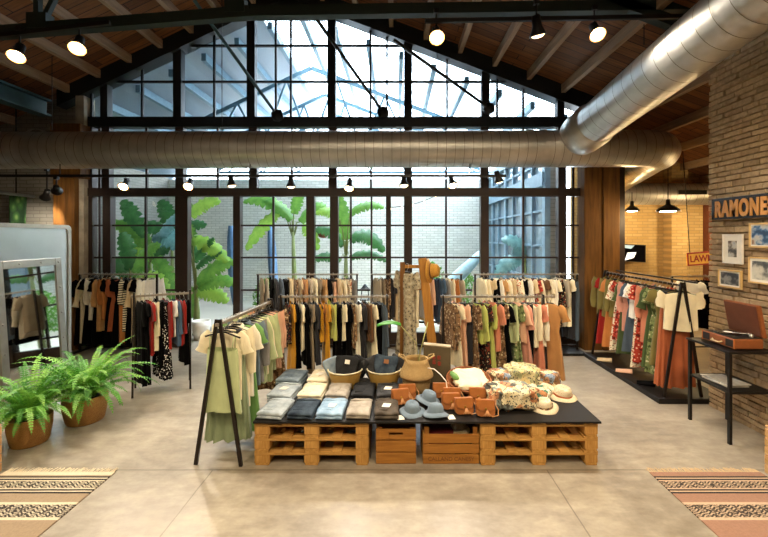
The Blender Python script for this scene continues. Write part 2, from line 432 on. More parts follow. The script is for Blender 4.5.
def build_exterior():
    m = MB(); m.box(-9, 4.6, 8.5, 16, -.12, -.005); struct('patio_ground', m, M['paving'])
    m = MB(); m.box(-8.5, 4.4, 14.6, 14.9, 0, 4.4); struct('patio_wall_back', m, M['brickwhite'])
    m = MB(); m.box(-8.5, -8.3, 8.76, 14.6, 0, 4.6); struct('patio_wall_left', m, M['brickwhite_shade'])
    # arched door shapes / darker opening on the back wall are left as relief
    # side wing with tall windows along the patio
    X = 3.3
    m = MB(); m.box(X + .12, X + .3, 8.9, 14.6, 0, 4.5)
    wing = struct('patio_wing', m, M['brickwhite_shade'])
    f = MB()
    f.box(X - .05, X + .12, 8.9, 14.6, 3.45, 3.75); f.box(X - .05, X + .12, 8.9, 14.6, 0, .5); f.box(X - .05, X + .12, 8.9, 14.6, 4.35, 4.55)
    for i in range(8):
        y = 8.95 + i * .8; w = .09 if i % 2 == 0 else .03
        f.box(X, X + .12, y - w, y + w, .5, 4.4)
    for z in (1.3, 2.1, 2.9, 4.0): f.box(X + .02, X + .1, 8.9, 14.6, z - .025, z + .025)
    f.build('window_frame', M['bluewing'], wing)
    f = MB(); f.box(X + .08, X + .1, 8.95, 14.55, .5, 4.4); f.build('pane', plain('wing_window_glass', '#8a98a0', .08, 0, .1, 2), wing)
    # skylight over the patio : blue steel beams along the depth, cross ties, panes
    b = MB()
    for k in range(-6, 9):
        xx = AX + .2 + k * .72
        z = gz(xx) - .1
        b.bar((xx, 8.75, z), (xx, 15.5, z), .10, .16)
    for y in (10.6, 12.6, 14.6):
        b.bar((-6.5, y, gz(-6.5) - .5), (AX, y, gz(AX) - .5), .07, .1); b.bar((AX, y, gz(AX) - .5), (4.3, y, gz(4.3) - .5), .07, .1)
        b.bar((-6.5, y, 4.65), (4.3, y, 4.65), .07, .1)
        for k in range(-3, 5):
            xa = AX + k * 1.3
            if -6.4 < xa < 4.2:
                b.bar((xa, y, 4.65), (xa + .65, y, gz(xa + .65) - .5), .05, .05); b.bar((xa + 1.3, y, 4.65), (xa + .65, y, gz(xa + .65) - .5), .05, .05)
    sk = struct('skylight', b, M['bluesteel'])
    gm = MB(); y0, y1 = 8.65, 15.5; o = .06
    gm.add([(-2.9, y0, gz(-2.9) + o), (AX, y0, gz(AX) + o), (AX, y1, gz(AX) + o), (-2.9, y1, gz(-2.9) + o)], [(0, 1, 2, 3)])
    gm.add([(AX, y0, gz(AX) + o), (4.5, y0, gz(4.5) + o), (4.5, y1, gz(4.5) + o), (AX, y1, gz(AX) + o)], [(0, 1, 2, 3)])
    gm.build('pane', M['roofglass'], sk)
    gm = MB(); gm.hexa([(-8.5, y0, gz(-8.5) + o), (-2.9, y0, gz(-2.9) + o), (-2.9, y1, gz(-2.9) + o), (-8.5, y1, gz(-8.5) + o),
                        (-8.5, y0, gz(-8.5) + o + .04), (-2.9, y0, gz(-2.9) + o + .04), (-2.9, y1, gz(-2.9) + o + .04), (-8.5, y1, gz(-8.5) + o + .04)])
    gm.build('panel', M['frosted'], sk)

def duct_mesh(path, r, pitch=.16, n=32, seams=None):
    """spiral duct: plain tube with a small raised seam at every pitch"""
    pts = []; rs = []
    path = [Vector(p) for p in path]
    segs = [(a, b) for a, b in zip(path, path[1:])]
    m = MB(); sm = MB()
    full = [path[0]]
    for a, b in segs:
        L = (b - a).length; k = max(1, round(L / pitch))
        for i in range(1, k + 1): full.append(a.lerp(b, i / k))
    m.tube(full, r, n, caps=True)
    for i in range(1, len(full) - 1):
        p = full[i]; d = (full[i + 1] - full[i - 1]).normalized()
        sm.tube([p - d * .004, p + d * .004], r + .005, n, caps=False)
    return m, sm
def arc(c, a, b, n=10):
    """quarter elbow about corner c from direction a to b"""
    c = Vector(c); a = Vector(a); b = Vector(b)
    return [c + a * (1 - math.sin(t)) + b * (1 - math.cos(t)) for t in [PI / 2 * i / n for i in range(n + 1)]]
def build_ducts():
    r = .335; Yd = 7.35; zc = ZZ(148.5, Yd)
    t = thing('air_duct', 'long galvanised spiral duct running across in front of the big window', 'duct', (0, Yd, zc))
    xe = XX(692, Yd) - r
    path = [Vector((-10.6, 0, -.05)), Vector((xe - .55, 0, 0))] + arc((xe, 0, 0), (-.55, 0, 0), (0, .55, 0), 8)[1:] + [Vector((xe, 2.35, -.38))]
    m, sm = duct_mesh(path, r); m.build('pipe', M['duct'], t, smooth=True); sm.build('seam', M['ductseam'], t, smooth=True)
    for x in (XX(528, Yd), XX(541, Yd), XX(40, Yd)):
        b = MB(); b.tube([(x - .04, 0, 0), (x + .04, 0, 0)], r + .014, 32, caps=False); b.build('collar', M['duct'], t, smooth=True)
    for x in (XX(52, Yd), XX(222, Yd), XX(437, Yd)):
        hg = MB(); zt = gz(x) + .3 - zc; hg.tube([(x, 0, r), (x, 0, zt)], .006, 6); hg.build('hanger_rod', M['black'], t)
    # big diagonal duct toward the viewer
    a = P(583, 133, 7.0); e = P(733, 14, 4.1); d = (e - a)
    far = a + d.normalized() * .42
    t = thing('air_duct', 'shiny galvanised duct coming forward overhead past the brick pier', 'duct', a)
    end = d * 2.2
    m, sm = duct_mesh([d.normalized() * .2, end], .335, .2); m.build('pipe', M['duct'], t, smooth=True); sm.build('seam', M['ductseam'], t, smooth=True)
    b = MB(); b.lathe([(.32, -.16), (.36, -.14), (.375, 0), (.375, .34), (.352, .36), (.352, .42), (.337, .43)], (0, 0, 0), d, 36)
    b.build('collar', M['duct'], t, smooth=True)
    rod = MB(); q = P(644, 45, 5.6) - a; rod.tube([q, (q.x, q.y, gz(q.x + a.x) + .3 - a.z)], .006, 6); rod.build('hanger_rod', M['black'], t)
    # far transverse duct in the side room
    t = thing('air_duct', 'dull galvanised duct high across the side room behind the brick pier', 'duct', (0, 9.55, ZZ(194, 9.55)))
    m, sm = duct_mesh([(4.8, 0, 0), (9.7, 0, 0)], .26); m.build('pipe', M['duct'], t, smooth=True); sm.build('seam', M['ductseam'], t, smooth=True)
    b = MB(); x = XX(692, 9.3); b.box(x - .32, x + .32, -.285, -.24, -.04, .06); b.build('vent_slot', M['black'], t)

def build_truss():
    Y = 5.3
    A, B, D = P(-90, 40, Y), P(250, 13, Y), P(900, 3, Y)
    t = thing('roof_truss', 'dark green steel roof truss crossing above the shop floor', 'truss', (0, 0, 0))
    m = MB(); m.bar(A, B, .12, .14); m.bar(B, D, .12, .14); m.build('bottom_chord', M['truss'], t)
    m = MB(); o = .1
    m.bar((-7, Y, gz(-7) + o), (AX, Y, gz(AX) + o), .12, .14); m.bar((AX, Y, gz(AX) + o), (6.6, Y, gz(6.6) + o), .12, .14); m.build('top_chord', M['truss'], t)
    def chz(x):
        return A.z + (B.z - A.z) * (x - A.x) / (B.x - A.x) if x < B.x else B.z + (D.z - B.z) * (x - B.x) / (D.x - B.x)
    for px in (38, 234):
        x = XX(px, Y)
        m = MB(); m.bar((x, Y, chz(x)), (x, Y, gz(x) + o), .07, .07); m.build('web_post', M['truss'], t)
        x2 = x + (.75 if x < AX + 1 else -.75)
        m = MB(); m.bar((x + .03, Y, chz(x) + .03), (x2, Y, gz(x2) + o), .06, .06); m.build('web_diagonal', M['truss'], t)
        m = MB(); m.box(x - .1, x + .16, Y - .07, Y + .07, chz(x), chz(x) + .2); m.build('gusset_plate', M['truss'], t)
    # tie rods from the truss back to the window head
    for i, (a, b, c, d, lab) in enumerate(((194, 0, 277, 115, 'tie rod sloping down to the window head left of the apex'), (315, 17, 383, 112, 'tie rod sloping to the window head near the middle'),
                          (394, 40, 489, 108, 'tie rod sloping to the window head on the right'))):
        r = thing('tie_rod', 'thin dark steel ' + lab, 'tie rod', P(c, d, 8.2), group='tie rods at the gable window')
        q = P(a, b, 6.6) - P(c, d, 8.2)
        m = MB(); m.tube([(0, 0, 0), q], .03, 8); m.build('rod', M['teal'] if i == 0 else M['gable'], r)
        m = MB(); m.lathe([(.0, -.12), (.09, -.1), (.13, 0), (.09, .1), (.0, .12)], (0, .03, 0), (1, 0, .2), 14); m.build('bracket', M['black'], r, smooth=True)
    # teal eave beam on the left
    m = MB(); X = -7.05; z0, z1 = 4.72, 5.06
    m.box(X - .12, X + .12, -4.4, 8.05, z0, z0 + .04); m.box(X - .12, X + .12, -4.4, 8.05, z1 - .04, z1); m.box(X - .02, X + .02, -4.4, 8.05, z0, z1)
    struct('trim_7', m, M['teal'])
    # conduits in the left aisle
    for k, (X, z, lab) in enumerate(((-7.6, 3.15, 'pale conduit pipe high in the left aisle, nearer the column'), (-8.6, 3.35, 'pale conduit pipe high in the left aisle, further out'))):
        t = thing('conduit_pipe', lab, 'pipe', (X, 2, z), group='conduits in the left aisle')
        m = MB(); m.tube([(0, 0, 0), (0, 6.4, 0)], .03, 8); m.build('pipe', M['sheet'], t, smooth=True)
        for y in (3.5, 5.0, 6.0):
            m = MB(); m.tube([(0, y, 0), (0, y, gz(X) + .3 - z)], .012, 6); m.build('hanger_rod', M['black'], t)
# ================================================================ lamps
def spotlight(px, py, Y, aim, r, lit, label, top_z, E=120, group='track spotlights', cone=95):
    p = P(px, py, Y); d = (Vector(aim) - p).normalized()
    t = thing('spotlight', label, 'spotlight', p, group=group)
    L = r * 2.3
    m = MB(); m.lathe([(.001, -L), (r * .5, -L), (r * .55, -L * .45), (r * .97, -.02), (r, 0), (r * .93, 0), (r * .8, -.03), (.001, -.035)], (0, 0, 0), d, 20)
    m.build('lamp_shade', M['black'], t, smooth=True)
    m = MB(); e = -d * (L * .75); m.tube([e, (e.x, e.y, top_z - p.z)], .012, 8); m.box(e.x - .03, e.x + .03, e.y - .03, e.y + .03, top_z - p.z - .06, top_z - p.z)
    m.build('stem', M['black'], t)
    if lit:
        m = MB(); m.lathe([(r * .94, -.004), (r * .74, -.012)], (0, 0, 0), d, 20); m.build('reflector', M['glowring'], t, smooth=True)
    q = .76 if lit else .86
    m = MB(); m.lathe([(r * q, -.012), (r * .5, .018), (.001, .026)], (0, 0, 0), d, 20)
    m.build('bulb', M['bulb'] if lit else M['bulbdim'], t, smooth=True)
    if E:
        l = bpy.data.lights.new('spotlight_beam', 'SPOT'); l.energy = E; l.color = (1, .87, .70); l.spot_size = R(cone); l.spot_blend = .7; l.shadow_soft_size = .06
        o = bpy.data.objects.new('spotlight_beam', l); COL.objects.link(o); o.parent = t
        o.location = d * .05; o.rotation_euler = d.to_track_quat('-Z', 'Y').to_euler()
def build_lights():
    Y = 7.0; zt = ZZ(176, Y)
    t = thing('lighting_track', 'long black lighting track hung under the big duct', 'track', (0, Y, zt))
    m = MB(); m.box(XX(-20, Y), XX(506, Y), -.02, .02, -.02, .025); m.build('rail', M['black'], t)
    for px in (60, 250, 470):
        m = MB(); m.tube([(XX(px, Y), 0, .02), (XX(px, Y), 0, ZZ(164, Y) - zt)], .008, 6); m.build('hanger_rod', M['black'], t)
    spec = [(57, 191, (-6.9, 8.3, 2.6), 0, 'dark track spotlight in front of the timber column at far left', 14),
            (123, 187, (-4.4, 3.6, .3), 1, 'glowing track spotlight in front of the leftmost window bay', 130),
            (188, 187, (-3.2, 3.8, .5), 1, 'glowing track spotlight at the left post of the open doorway', 130),
            (232, 186, (-2.4, 7.0, 0), 0, 'black track spotlight at the right post of the open doorway', 70),
            (291, 187, (-1.8, 7.0, 0), 0, 'black track spotlight above the back rack of beige tops', 70),
            (349, 189, (-.9, 5.6, .6), 1, 'glowing track spotlight near the middle of the window', 120),
            (404, 186, (.2, 6.4, .4), 0, 'black track spotlight straight above the wooden valet stand', 70),
            (453, 186, (1.4, 5.6, .6), 1, 'glowing track spotlight above the rack of peach and green clothes', 120),
            (499, 182, (2.6, 7.5, .6), 0, 'black track spotlight at the right end of the track', 90)]
    for px, py, aim, lit, lab, E in spec:
        spotlight(px, py, Y, aim, .085, lit, lab, zt - .02, E)
    Y = 5.1
    up = [(16, 57, (-3.6, 2.2, 0), 1, 'glowing spotlight under the truss at the far top left', 260),
          (77, 49, (-2.6, 2.0, 0), 1, 'glowing spotlight under the truss beside the gusset at top left', 260),
          (437, 38, (.5, 1.6, .6), 1, 'glowing spotlight hanging under the truss near the middle of the ceiling', 300),
          (538, 36, (2.9, 6.5, 0), 0, 'black shaded spotlight under the truss, left of a brighter one', 330),
          (598, 35, (2.4, 1.8, .4), 1, 'glowing spotlight under the truss beside the diagonal duct', 300)]
    zs = {16: ZZ(31, 5.3), 77: ZZ(28, 5.3), 437: ZZ(13, 5.3), 538: ZZ(11, 5.3), 598: ZZ(10, 5.3)}
    for px, py, aim, lit, lab, E in up:
        spotlight(px, py, Y, aim, .105, lit, lab, zs[px], E, 'spotlights under the truss', 110 if px != 538 else 50)
    for a, b, lab in ((-10, 110, 'short black lighting track under the truss at top left'), (425, 690, 'black lighting track under the truss at top right')):
        t = thing('lighting_track', lab, 'track', P((a + b) / 2, 25 if a < 0 else 14, Y))
        m = MB(); w = XX(b, Y) - XX(a, Y); dz = (ZZ(24, Y) - ZZ(38, Y)) / 2 if a < 0 else .03
        m.bar((-w / 2, 0, -dz - .06), (w / 2, 0, dz - .06), .04, .05); m.build('rail', M['black'], t)
    # left aisle spot
    spotlight(45, 198, 7.6, (-7.8, 8.4, 1.8), .09, 1, 'small glowing spotlight over the left aisle by the grey brick', 3.6, 90)
    # unseen lamps added behind the viewpoint, warm fill for the front of the shop
    for i, (x, y, z, aim, E) in enumerate(((-3.2, 1.2, 5.0, (-2.6, 3.6, 0), 205), (-.6, .6, 5.6, (-.3, 3.9, .4), 230), (1.6, .6, 5.4, (1.2, 3.9, .4), 230), (3.2, 1.6, 4.9, (3.6, 4.4, .6), 205), (-.4, -1.5, 5.5, (-.2, 2.4, 0), 165), (2.6, -1.2, 5.0, (2.2, 2.6, 0), 135), (-3.0, -1.2, 5.0, (-3.0, 3.0, 0), 135))):
        p = Vector((x, y, z)); pp = (F * x / y + CX) if y > 0.1 else 0
        t = thing('spotlight', 'unseen ceiling spotlight added over the front of the shop', 'spotlight', p, group='added front shop spotlights')
        d = (Vector(aim) - p).normalized(); r = .105; L = .24
        m = MB(); m.lathe([(.001, -L), (r * .5, -L), (r * .97, -.02), (r, 0), (r * .8, -.03), (.001, -.035)], (0, 0, 0), d, 20); m.build('lamp_shade', M['black'], t, smooth=True)
        m = MB(); m.lathe([(r * .86, -.012), (.001, .02)], (0, 0, 0), d, 20); m.build('bulb', M['bulb'], t)
        m = MB(); e = -d * L * .8; m.tube([e, (e.x, e.y, gz(x) + .34 - z)], .012, 8); m.build('stem', M['black'], t)
        l = bpy.data.lights.new('spotlight_beam', 'SPOT'); l.energy = E; l.color = (1, .80, .53); l.spot_size = R(110); l.spot_blend = .8; l.shadow_soft_size = .1
        o = bpy.data.objects.new('spotlight_beam', l); COL.objects.link(o); o.parent = t; o.location = d * .05; o.rotation_euler = d.to_track_quat('-Z', 'Y').to_euler()
    # pendants of the side room
    for px, py, Y, r, lab, E in ((632, 210, 9.1, .15, 'smaller dark pendant lamp in the side room, near the timber column', 45), (668, 210, 7.7, .2, 'wider dark pendant lamp in the side room', 45)):
        p = P(px, py, Y)
        t = thing('pendant_lamp', lab, 'pendant lamp', p, group='side room pendants')
        m = MB(); m.lathe([(r, -.03), (r * .97, .0), (r * .7, .05), (r * .3, .09), (.04, .11), (.03, .2), (.001, .2)], n=28)
        m.build('lamp_shade', M['black'], t, smooth=True, solid=.004)
        m = MB(); m.tube([(0, 0, .2), (0, 0, (3.6 if px > 640 else 3.32) - p.z)], .008, 6); m.build('cord', M['black'], t)
        m = MB(); m.lathe([(.001, -.045), (r * .7, -.03), (r * .6, .0), (.001, .01)], n=20); m.build('bulb', M['bulb'], t, smooth=True)
        l = bpy.data.lights.new('pendant_light', 'POINT'); l.energy = E; l.color = (1, .74, .38); l.shadow_soft_size = .08
        o = bpy.data.objects.new('pendant_light', l); COL.objects.link(o); o.parent = t; o.location = (0, 0, -.12)
    # two extra lamps added to light the side room, kept hidden from view
    for x, y, z, E in ((7.4, 8.7, 2.7, 60), (8.0, 7.6, 2.6, 60)):
        t = thing('pendant_lamp', 'unseen pendant lamp added further inside the side room', 'pendant lamp', (x, y, z), group='added inner side room pendants')
        m = MB(); m.lathe([(.2, -.03), (.14, .05), (.04, .11), (.001, .2)], n=24); m.build('lamp_shade', M['black'], t, smooth=True, solid=.004)
        m = MB(); m.tube([(0, 0, .2), (0, 0, gz(x) + .3 - z)], .008, 6); m.build('cord', M['black'], t)
        l = bpy.data.lights.new('pendant_light', 'POINT'); l.energy = E; l.color = (1, .74, .38); l.shadow_soft_size = .08
        o = bpy.data.objects.new('pendant_light', l); COL.objects.link(o); o.parent = t; o.location = (0, 0, -.12)

# ================================================================ clothes
PAL = {'cream': '#efe3c2', 'ivory': '#f3ecd8', 'white': '#f2f0ea', 'black': '#080708', 'charcoal': '#27262b', 'grey': '#8d8a88', 'slate': '#4b5866',
       'blue-grey': '#728392', 'navy': '#2a3246', 'denim blue': '#49637f', 'mustard': '#cf9428', 'orange': '#c07a40', 'tan': '#b9854f', 'camel': '#c99a63',
       'beige': '#cdb690', 'sand': '#d9c39a', 'brown': '#6b4a30', 'rust': '#a85c38', 'red': '#96201b', 'coral': '#cf8468', 'peach': '#e2b294',
       'salmon': '#cd907c', 'lime green': '#bcc46a', 'pale green': '#bcc796', 'sage': '#8c9a78', 'leaf green': '#78a860', 'olive': '#7a6f3c', 'dark green': '#4a5a34',
       'taupe': '#8f7f68', 'stone': '#b4a893', 'wine': '#6d2326'}
PRINT = {'floral brown': ('#8a6a4a', '#d9c8a4', '#4a3524'), 'floral cream': ('#e8dcc0', '#7a5a44', '#b96a4a'), 'floral red': ('#b03a2a', '#e8c8a8', '#5a2018'),
         'floral grey': ('#a2977f', '#625b4f', '#bdb39b'), 'floral green': ('#7d8a58', '#d8d0a8', '#44502e'), 'floral black': ('#2a2624', '#c8b088', '#7a3a2c'), 'spotted black': ('#17161a', '#e8e4dc', '#17161a')}
_fm = {}
def fabric(name, pat=None):
    k = (name, pat)
    if k in _fm: return _fm[k]
    t = NT('fabric_' + name.replace(' ', '_').replace('-', '_') + ('_' + pat if pat else ''))
    v = t.coord('Object')
    if name in PRINT:
        a, b, c = PRINT[name]
        vo = t.node('ShaderNodeTexVoronoi'); t.link(v, vo.inputs['Vector']); vo.inputs['Scale'].default_value = 22 if 'spot' not in name else 38
        n = t.noise(v, 16, 3)
        f = t.math('ADD', t.math('MULTIPLY', vo.outputs['Distance'], .9), t.math('MULTIPLY', n, .25))
        st = [(0, b), (.36, b), (.37, a), (.72, a), (.73, c)] if 'spot' not in name else [(0, b), (.42, b), (.43, a)]
        col = t.ramp(f, st, 'CONSTANT')
    else:
        c = C(PAL[name]); n = t.noise(v, 5, 3)
        col = t.ramp(n, [(.3, tuple(x * .88 for x in c[:3])), (.7, tuple(min(1, x * 1.08) for x in c[:3]))])
        if pat == 'stripe':
            z = t.sep(v)[2]; s = t.math('GREATER_THAN', t.math('FRACT', t.math('MULTIPLY', z, 22.0)), .55)
            col = t.mix(s, col, C('#33291f'))
    t.color(col); t.set('Roughness', .85 if 'black' not in name else 1.0); t.set('Sheen Weight', .02 if 'black' in name else .12); t.set('Specular IOR Level', .05 if 'black' in name else .2)
    t.bump(t.noise(t.mapping(v, (16, 16, 3.5)), 1.0, 3), .55, .02)
    _fm[k] = t.m; return t.m

def se(t, w, d, e=.75):
    c, s = math.cos(t), math.sin(t)
    return w * math.copysign(abs(c) ** e, c), d * math.copysign(abs(s) ** e, s)
def cloth_tube(rows, n, fold, k, ph, neck=0.0, sc=1.0):
    """rows: (z, x centre, half width, half depth)"""
    out = []; z0 = rows[0][0]; zl = rows[-1][0]
    for i, (z, xc, w, d) in enumerate(rows):
        u = (z0 - z) / max(.01, z0 - zl); r = []
        for j in range(n):
            t = 2 * PI * j / n
            x, y = se(t, w, d)
            a = fold * u * (math.sin(k * t + ph) + .5 * math.sin((k + 2) * t + ph * 1.7 + u * 2))
            q = math.hypot(x, y) + 1e-6
            x2 = x * (1 + a * .12) ; y2 = y + a * d * .9 * (1 if y >= 0 else -1)
            zz = z - (neck * max(0, -math.sin(t)) if i == 0 else 0)
            if i == len(rows) - 1: zz += .012 * math.sin(2 * t + ph)
            r.append((xc + x2, y2, zz))
        out.append(r)
    return out
KINDS = {'t_shirt': ('t-shirt', 'top'), 'blouse': ('blouse', 'blouse'), 'shirt': ('shirt', 'shirt'), 'dress': ('dress', 'dress'), 'jacket': ('jacket', 'jacket'),
         'camisole': ('strappy top', 'top'), 'skirt': ('skirt', 'skirt'), 'trousers': ('trousers', 'trousers'), 'jumper': ('jumper', 'jumper'), 'vest_top': ('sleeveless top', 'top')}
NG = [0]
def garment(kind, colour, loc, yaw, length, label, group, W=.205, pat=None, hanger='black', D=.04, label_cat=None, print_chest=False):
    NG[0] += 1; rnd = random.Random(NG[0] * 7 + 3)
    t = thing(kind, label, label_cat or KINDS[kind][1], loc, yaw, group)
    mat = fabric(colour, pat); ph = rnd.uniform(0, 6.28); L = length
    n = 26; fold = rnd.uniform(.35, .6); k = rnd.choice((4, 5, 6))
    m = MB()
    if kind in ('t_shirt', 'blouse', 'shirt', 'dress', 'jacket', 'jumper', 'vest_top'):
        s0 = .085; rows = [(-s0, 0, .075, D * .8), (-.098, 0, .105, D * .9), (-.125, 0, W * .86, D * .95), (-.15, 0, W * .93, D), (-.24, 0, W * .86, D * 1.15)]
        if kind == 'vest_top': rows = [(-s0, 0, .075, .03), (-.098, 0, .105, .035), (-.125, 0, W * .7, .036), (-.24, 0, W * .76, D * 1.1)]
        if kind == 'dress':
            wl = min(.46, L * .45)
            rows += [(-wl, 0, W * .68, D * 1.1), (-wl - .1, 0, W * .78, D * 1.15), (-(wl + L) * .5, 0, W * .92, D * 1.12), (-(wl + 3 * L) * .25, 0, W * 1.0, D * 1.18), (-L, 0, W * 1.06, D * 1.22)]
            fold *= 1.5
        else:
            rows += [(-.2 - (L - .2) * .35, 0, W * .84, D * 1.15), (-.2 - (L - .2) * .7, 0, W * .86, D * 1.2), (-L, 0, W * .88, D * 1.2)]
        m.rings(cloth_tube(rows, n, fold, k, ph, .05 if kind != 'shirt' else .02))
        m.build('bodice' if kind == 'dress' else 'body', mat, t, smooth=True)
        if kind != 'vest_top':
            ls = {'t_shirt': .2, 'dress': rnd.choice((.16, .2, .3)), 'blouse': .46, 'shirt': rnd.choice((.24, .5)), 'jacket': .54, 'jumper': .5}[kind]
            for sgn in (-1, 1):
                s = MB(); x0 = W * .78; out = .5 if ls < .3 else .22
                rws = []
                for i in range(6):
                    u = i / 5; q = ls * u
                    dx = x0 + q * out * (1 - .3 * u) + .02 * math.sin(u * 3 + ph); dz = -.128 - q * (.9 if ls < .3 else .96)
                    hw = (.062 if u else .04) + (.012 * math.sin(u * 9 + ph)) - .012 * u * (ls > .3)
                    dd = D * (.9 if u else .7) + .006 * math.sin(u * 7 + ph)
                    tilt = .9 * (1 - u) * (1 if ls < .3 else .8)
                    ring = []
                    for j in range(12):
                        a = 2 * PI * j / 12; x, y = se(a, hw, dd, .9)
                        ring.append((sgn * (dx + x * math.cos(tilt * .5)), y, dz + x * (-.0 + .75 * (1 - .6 * u)) + .03 * (1 - u)))
                    rws.append(ring)
                s.rings(rws); s.build('sleeve', mat, t, smooth=True)
        if kind in ('shirt', 'jacket'):
            c = MB(); c.rings(cloth_tube([(-.06, 0, .07, D * .95), (-.088, 0, .09, D * 1.15), (-.115, 0, .1, D * 1.3)], 18, 0, 3, ph, .03)); c.build('collar', mat, t, smooth=True)
    elif kind == 'camisole':
        rows = [(-.24, 0, W * .72, D * .9), (-.32, 0, W * .78, D), (-.32 - (L - .32) * .5, 0, W * .84, D * 1.1), (-L, 0, W * .94, D * 1.2)]
        m.rings(cloth_tube(rows, n, fold * 1.3, k + 2, ph, .03)); m.build('body', mat, t, smooth=True)
        for sgn in (-1, 1):
            s = MB(); s.tube([(sgn * .12, -.03, -.25), (sgn * .135, -.012, -.12), (sgn * .135, .012, -.118), (sgn * .12, .03, -.24)], .006, 6); s.build('strap', mat, t, smooth=True)
    elif kind == 'skirt':
        n = 56; rows = [(-.13, 0, W * .62, .035), (-.165, 0, W * .64, .037), (-.3, 0, W * .74, .045), (-.13 - (L - .13) * .6, 0, W * .9, .06), (-L, 0, W * 1.05, .075)]
        m.rings(cloth_tube(rows, n, .45, 14, ph)); m.build('pleated_cloth', mat, t, smooth=True)
        w = MB(); w.rings(cloth_tube([(-.118, 0, W * .63, .038), (-.165, 0, W * .65, .04)], 30, 0, 3, 0)); w.build('waistband', mat, t, smooth=True)
    elif kind == 'trousers':
        m.rings(cloth_tube([(-.12, 0, W * .72, .038), (-.16, 0, W * .73, .04), (-.3, 0, W * .8, .045), (-.36, 0, W * .82, .045)], n, .1, 4, ph)); m.build('hips', mat, t, smooth=True)
        for sgn in (-1, 1):
            s = MB(); s.rings(cloth_tube([(-.34, sgn * W * .42, W * .42, .044), (-.6, sgn * W * .42, W * .38, .04), (-L, sgn * W * .42, W * .36, .04)], 16, .3, 3, ph + sgn)); s.build('trouser_leg', mat, t, smooth=True)
    # hanger : hook over the rail and two arms
    h = MB()
    k_ = MB(); k_.tube([(-.028, 0, .0), (-.028, 0, .02), (-.019, 0, .037), (0, 0, .044), (.019, 0, .037), (.028, 0, .02), (.026, 0, -.022), (0, 0, -.045), (0, 0, -.075)], .0035, 6)
    hw = W * .86 if kind not in ('skirt', 'trousers') else W * .66
    dz = .05 if kind not in ('skirt', 'trousers') else .02
    h.tube([(-hw, 0, -.08 - dz), (-.03, 0, -.078), (.03, 0, -.078), (hw, 0, -.08 - dz)], .009, 8)
    if kind in ('skirt', 'trousers'):
        for sgn in (-1, 1): h.box(sgn * W * .5 - .012, sgn * W * .5 + .012, -.045, .045, -.14, -.085)
    ho = h.build('hanger', M['black'] if hanger == 'black' else M['valet'], t, smooth=True); k_.build('hook', M['silver'], ho, smooth=True)
    return t

ORD = ['first', 'second', 'third', 'fourth', 'fifth', 'sixth', 'seventh', 'eighth', 'ninth', 'tenth', 'eleventh', 'twelfth', 'thirteenth', 'fourteenth', 'fifteenth', 'sixteenth', 'seventeenth', 'eighteenth', 'nineteenth', 'twentieth', 'twenty-first', 'twenty-second', 'twenty-third', 'twenty-fourth']
def describe(kind, colour, L, pat):
    c = colour.replace('floral ', '') + ' floral-print' if colour.startswith('floral') else ('black and white spotted' if colour.startswith('spotted') else colour)
    if pat == 'stripe': c = 'striped ' + c
    lng = ''
    if kind == 'dress': lng = 'long ' if L > .95 else 'short '
    if kind in ('skirt',): lng = 'long ' if L > .8 else ''
    return f"{lng}{c} {KINDS[kind][0]}"

A_ = 'A'
def rack_x(px0, px1, Yr, zr, label, style, name='clothes_rack', base=False, ext=.03):
    """rail parallel to the window. style 'aframe' or 'square'"""
    x0, x1 = XX(px0, Yr), XX(px1, Yr); xm = (x0 + x1) / 2; w = (x1 - x0) / 2
    t = thing(name, label, 'clothes rack', (xm, Yr, 0), 0)
    m = MB(); m.box(-w - .03, w + ext, -.014, .014, zr - .014, zr + .014); m.build('rail', M['rackgrey'], t)
    for s in (-1, 1):
        if style == 'square':
            m = MB(); m.box(s * w - .016, s * w + .016, -.016, .016, 0, zr); m.build('upright', M['rack'], t)
            m = MB(); m.box(s * w - .02, s * w + .02, -.26, .26, .0, .03); m.build('foot', M['rack'], t)
        else:
            for q in (-1, 1):
                m = MB(); m.bar((s * w, q * .2, 0), (s * w, q * .012, zr + .03), .03, .022, (1, 0, 0)); m.build('leg', M['rack'], t)
    m = MB(); m.box(-w, w, -.012, .012, .12, .145); m.build('crossbar', M['rack'], t)
    if base:
        m = MB(); m.box(-w - .05, w + .06, -.3, .3, .0, .05); m.build('base_plate', M['black'], t)
    return t
def rack_y(xa, ya, xb, yb, zr, label, spread=.24, grey=True, brace=True):
    a = Vector((xa, ya, 0)); b = Vector((xb, yb, 0)); t = thing('clothes_rack', label, 'clothes rack', a)
    d = (b - a); dn = d.normalized(); side = Vector((dn.y, -dn.x, 0))
    m = MB(); m.bar(Vector((0, 0, zr)) - dn * .04, d + Vector((0, 0, zr)) + dn * .04, .03, .03); m.build('rail', M['rackgrey'] if grey else M['rack'], t)
    for e in (Vector((0, 0, 0)), d):
        for q in (-1, 1):
            m = MB(); m.bar(e + side * q * spread, e + side * q * .014 + Vector((0, 0, zr + .05)), .034, .026, dn); m.build('leg', M['rack'], t)
    if not brace: return t
    m = MB(); m.bar(Vector((0, 0, .1)), d + Vector((0, 0, .1)), .024, .024)
    m.build('crossbar', M['rack'], t)
    m = MB()
    for e in (Vector((0, 0, .1)), d + Vector((0, 0, .1))): m.bar(e - side * (spread * .93), e + side * (spread * .93), .02, .02)
    m.build('spreader', M['rack'], t)
    return t

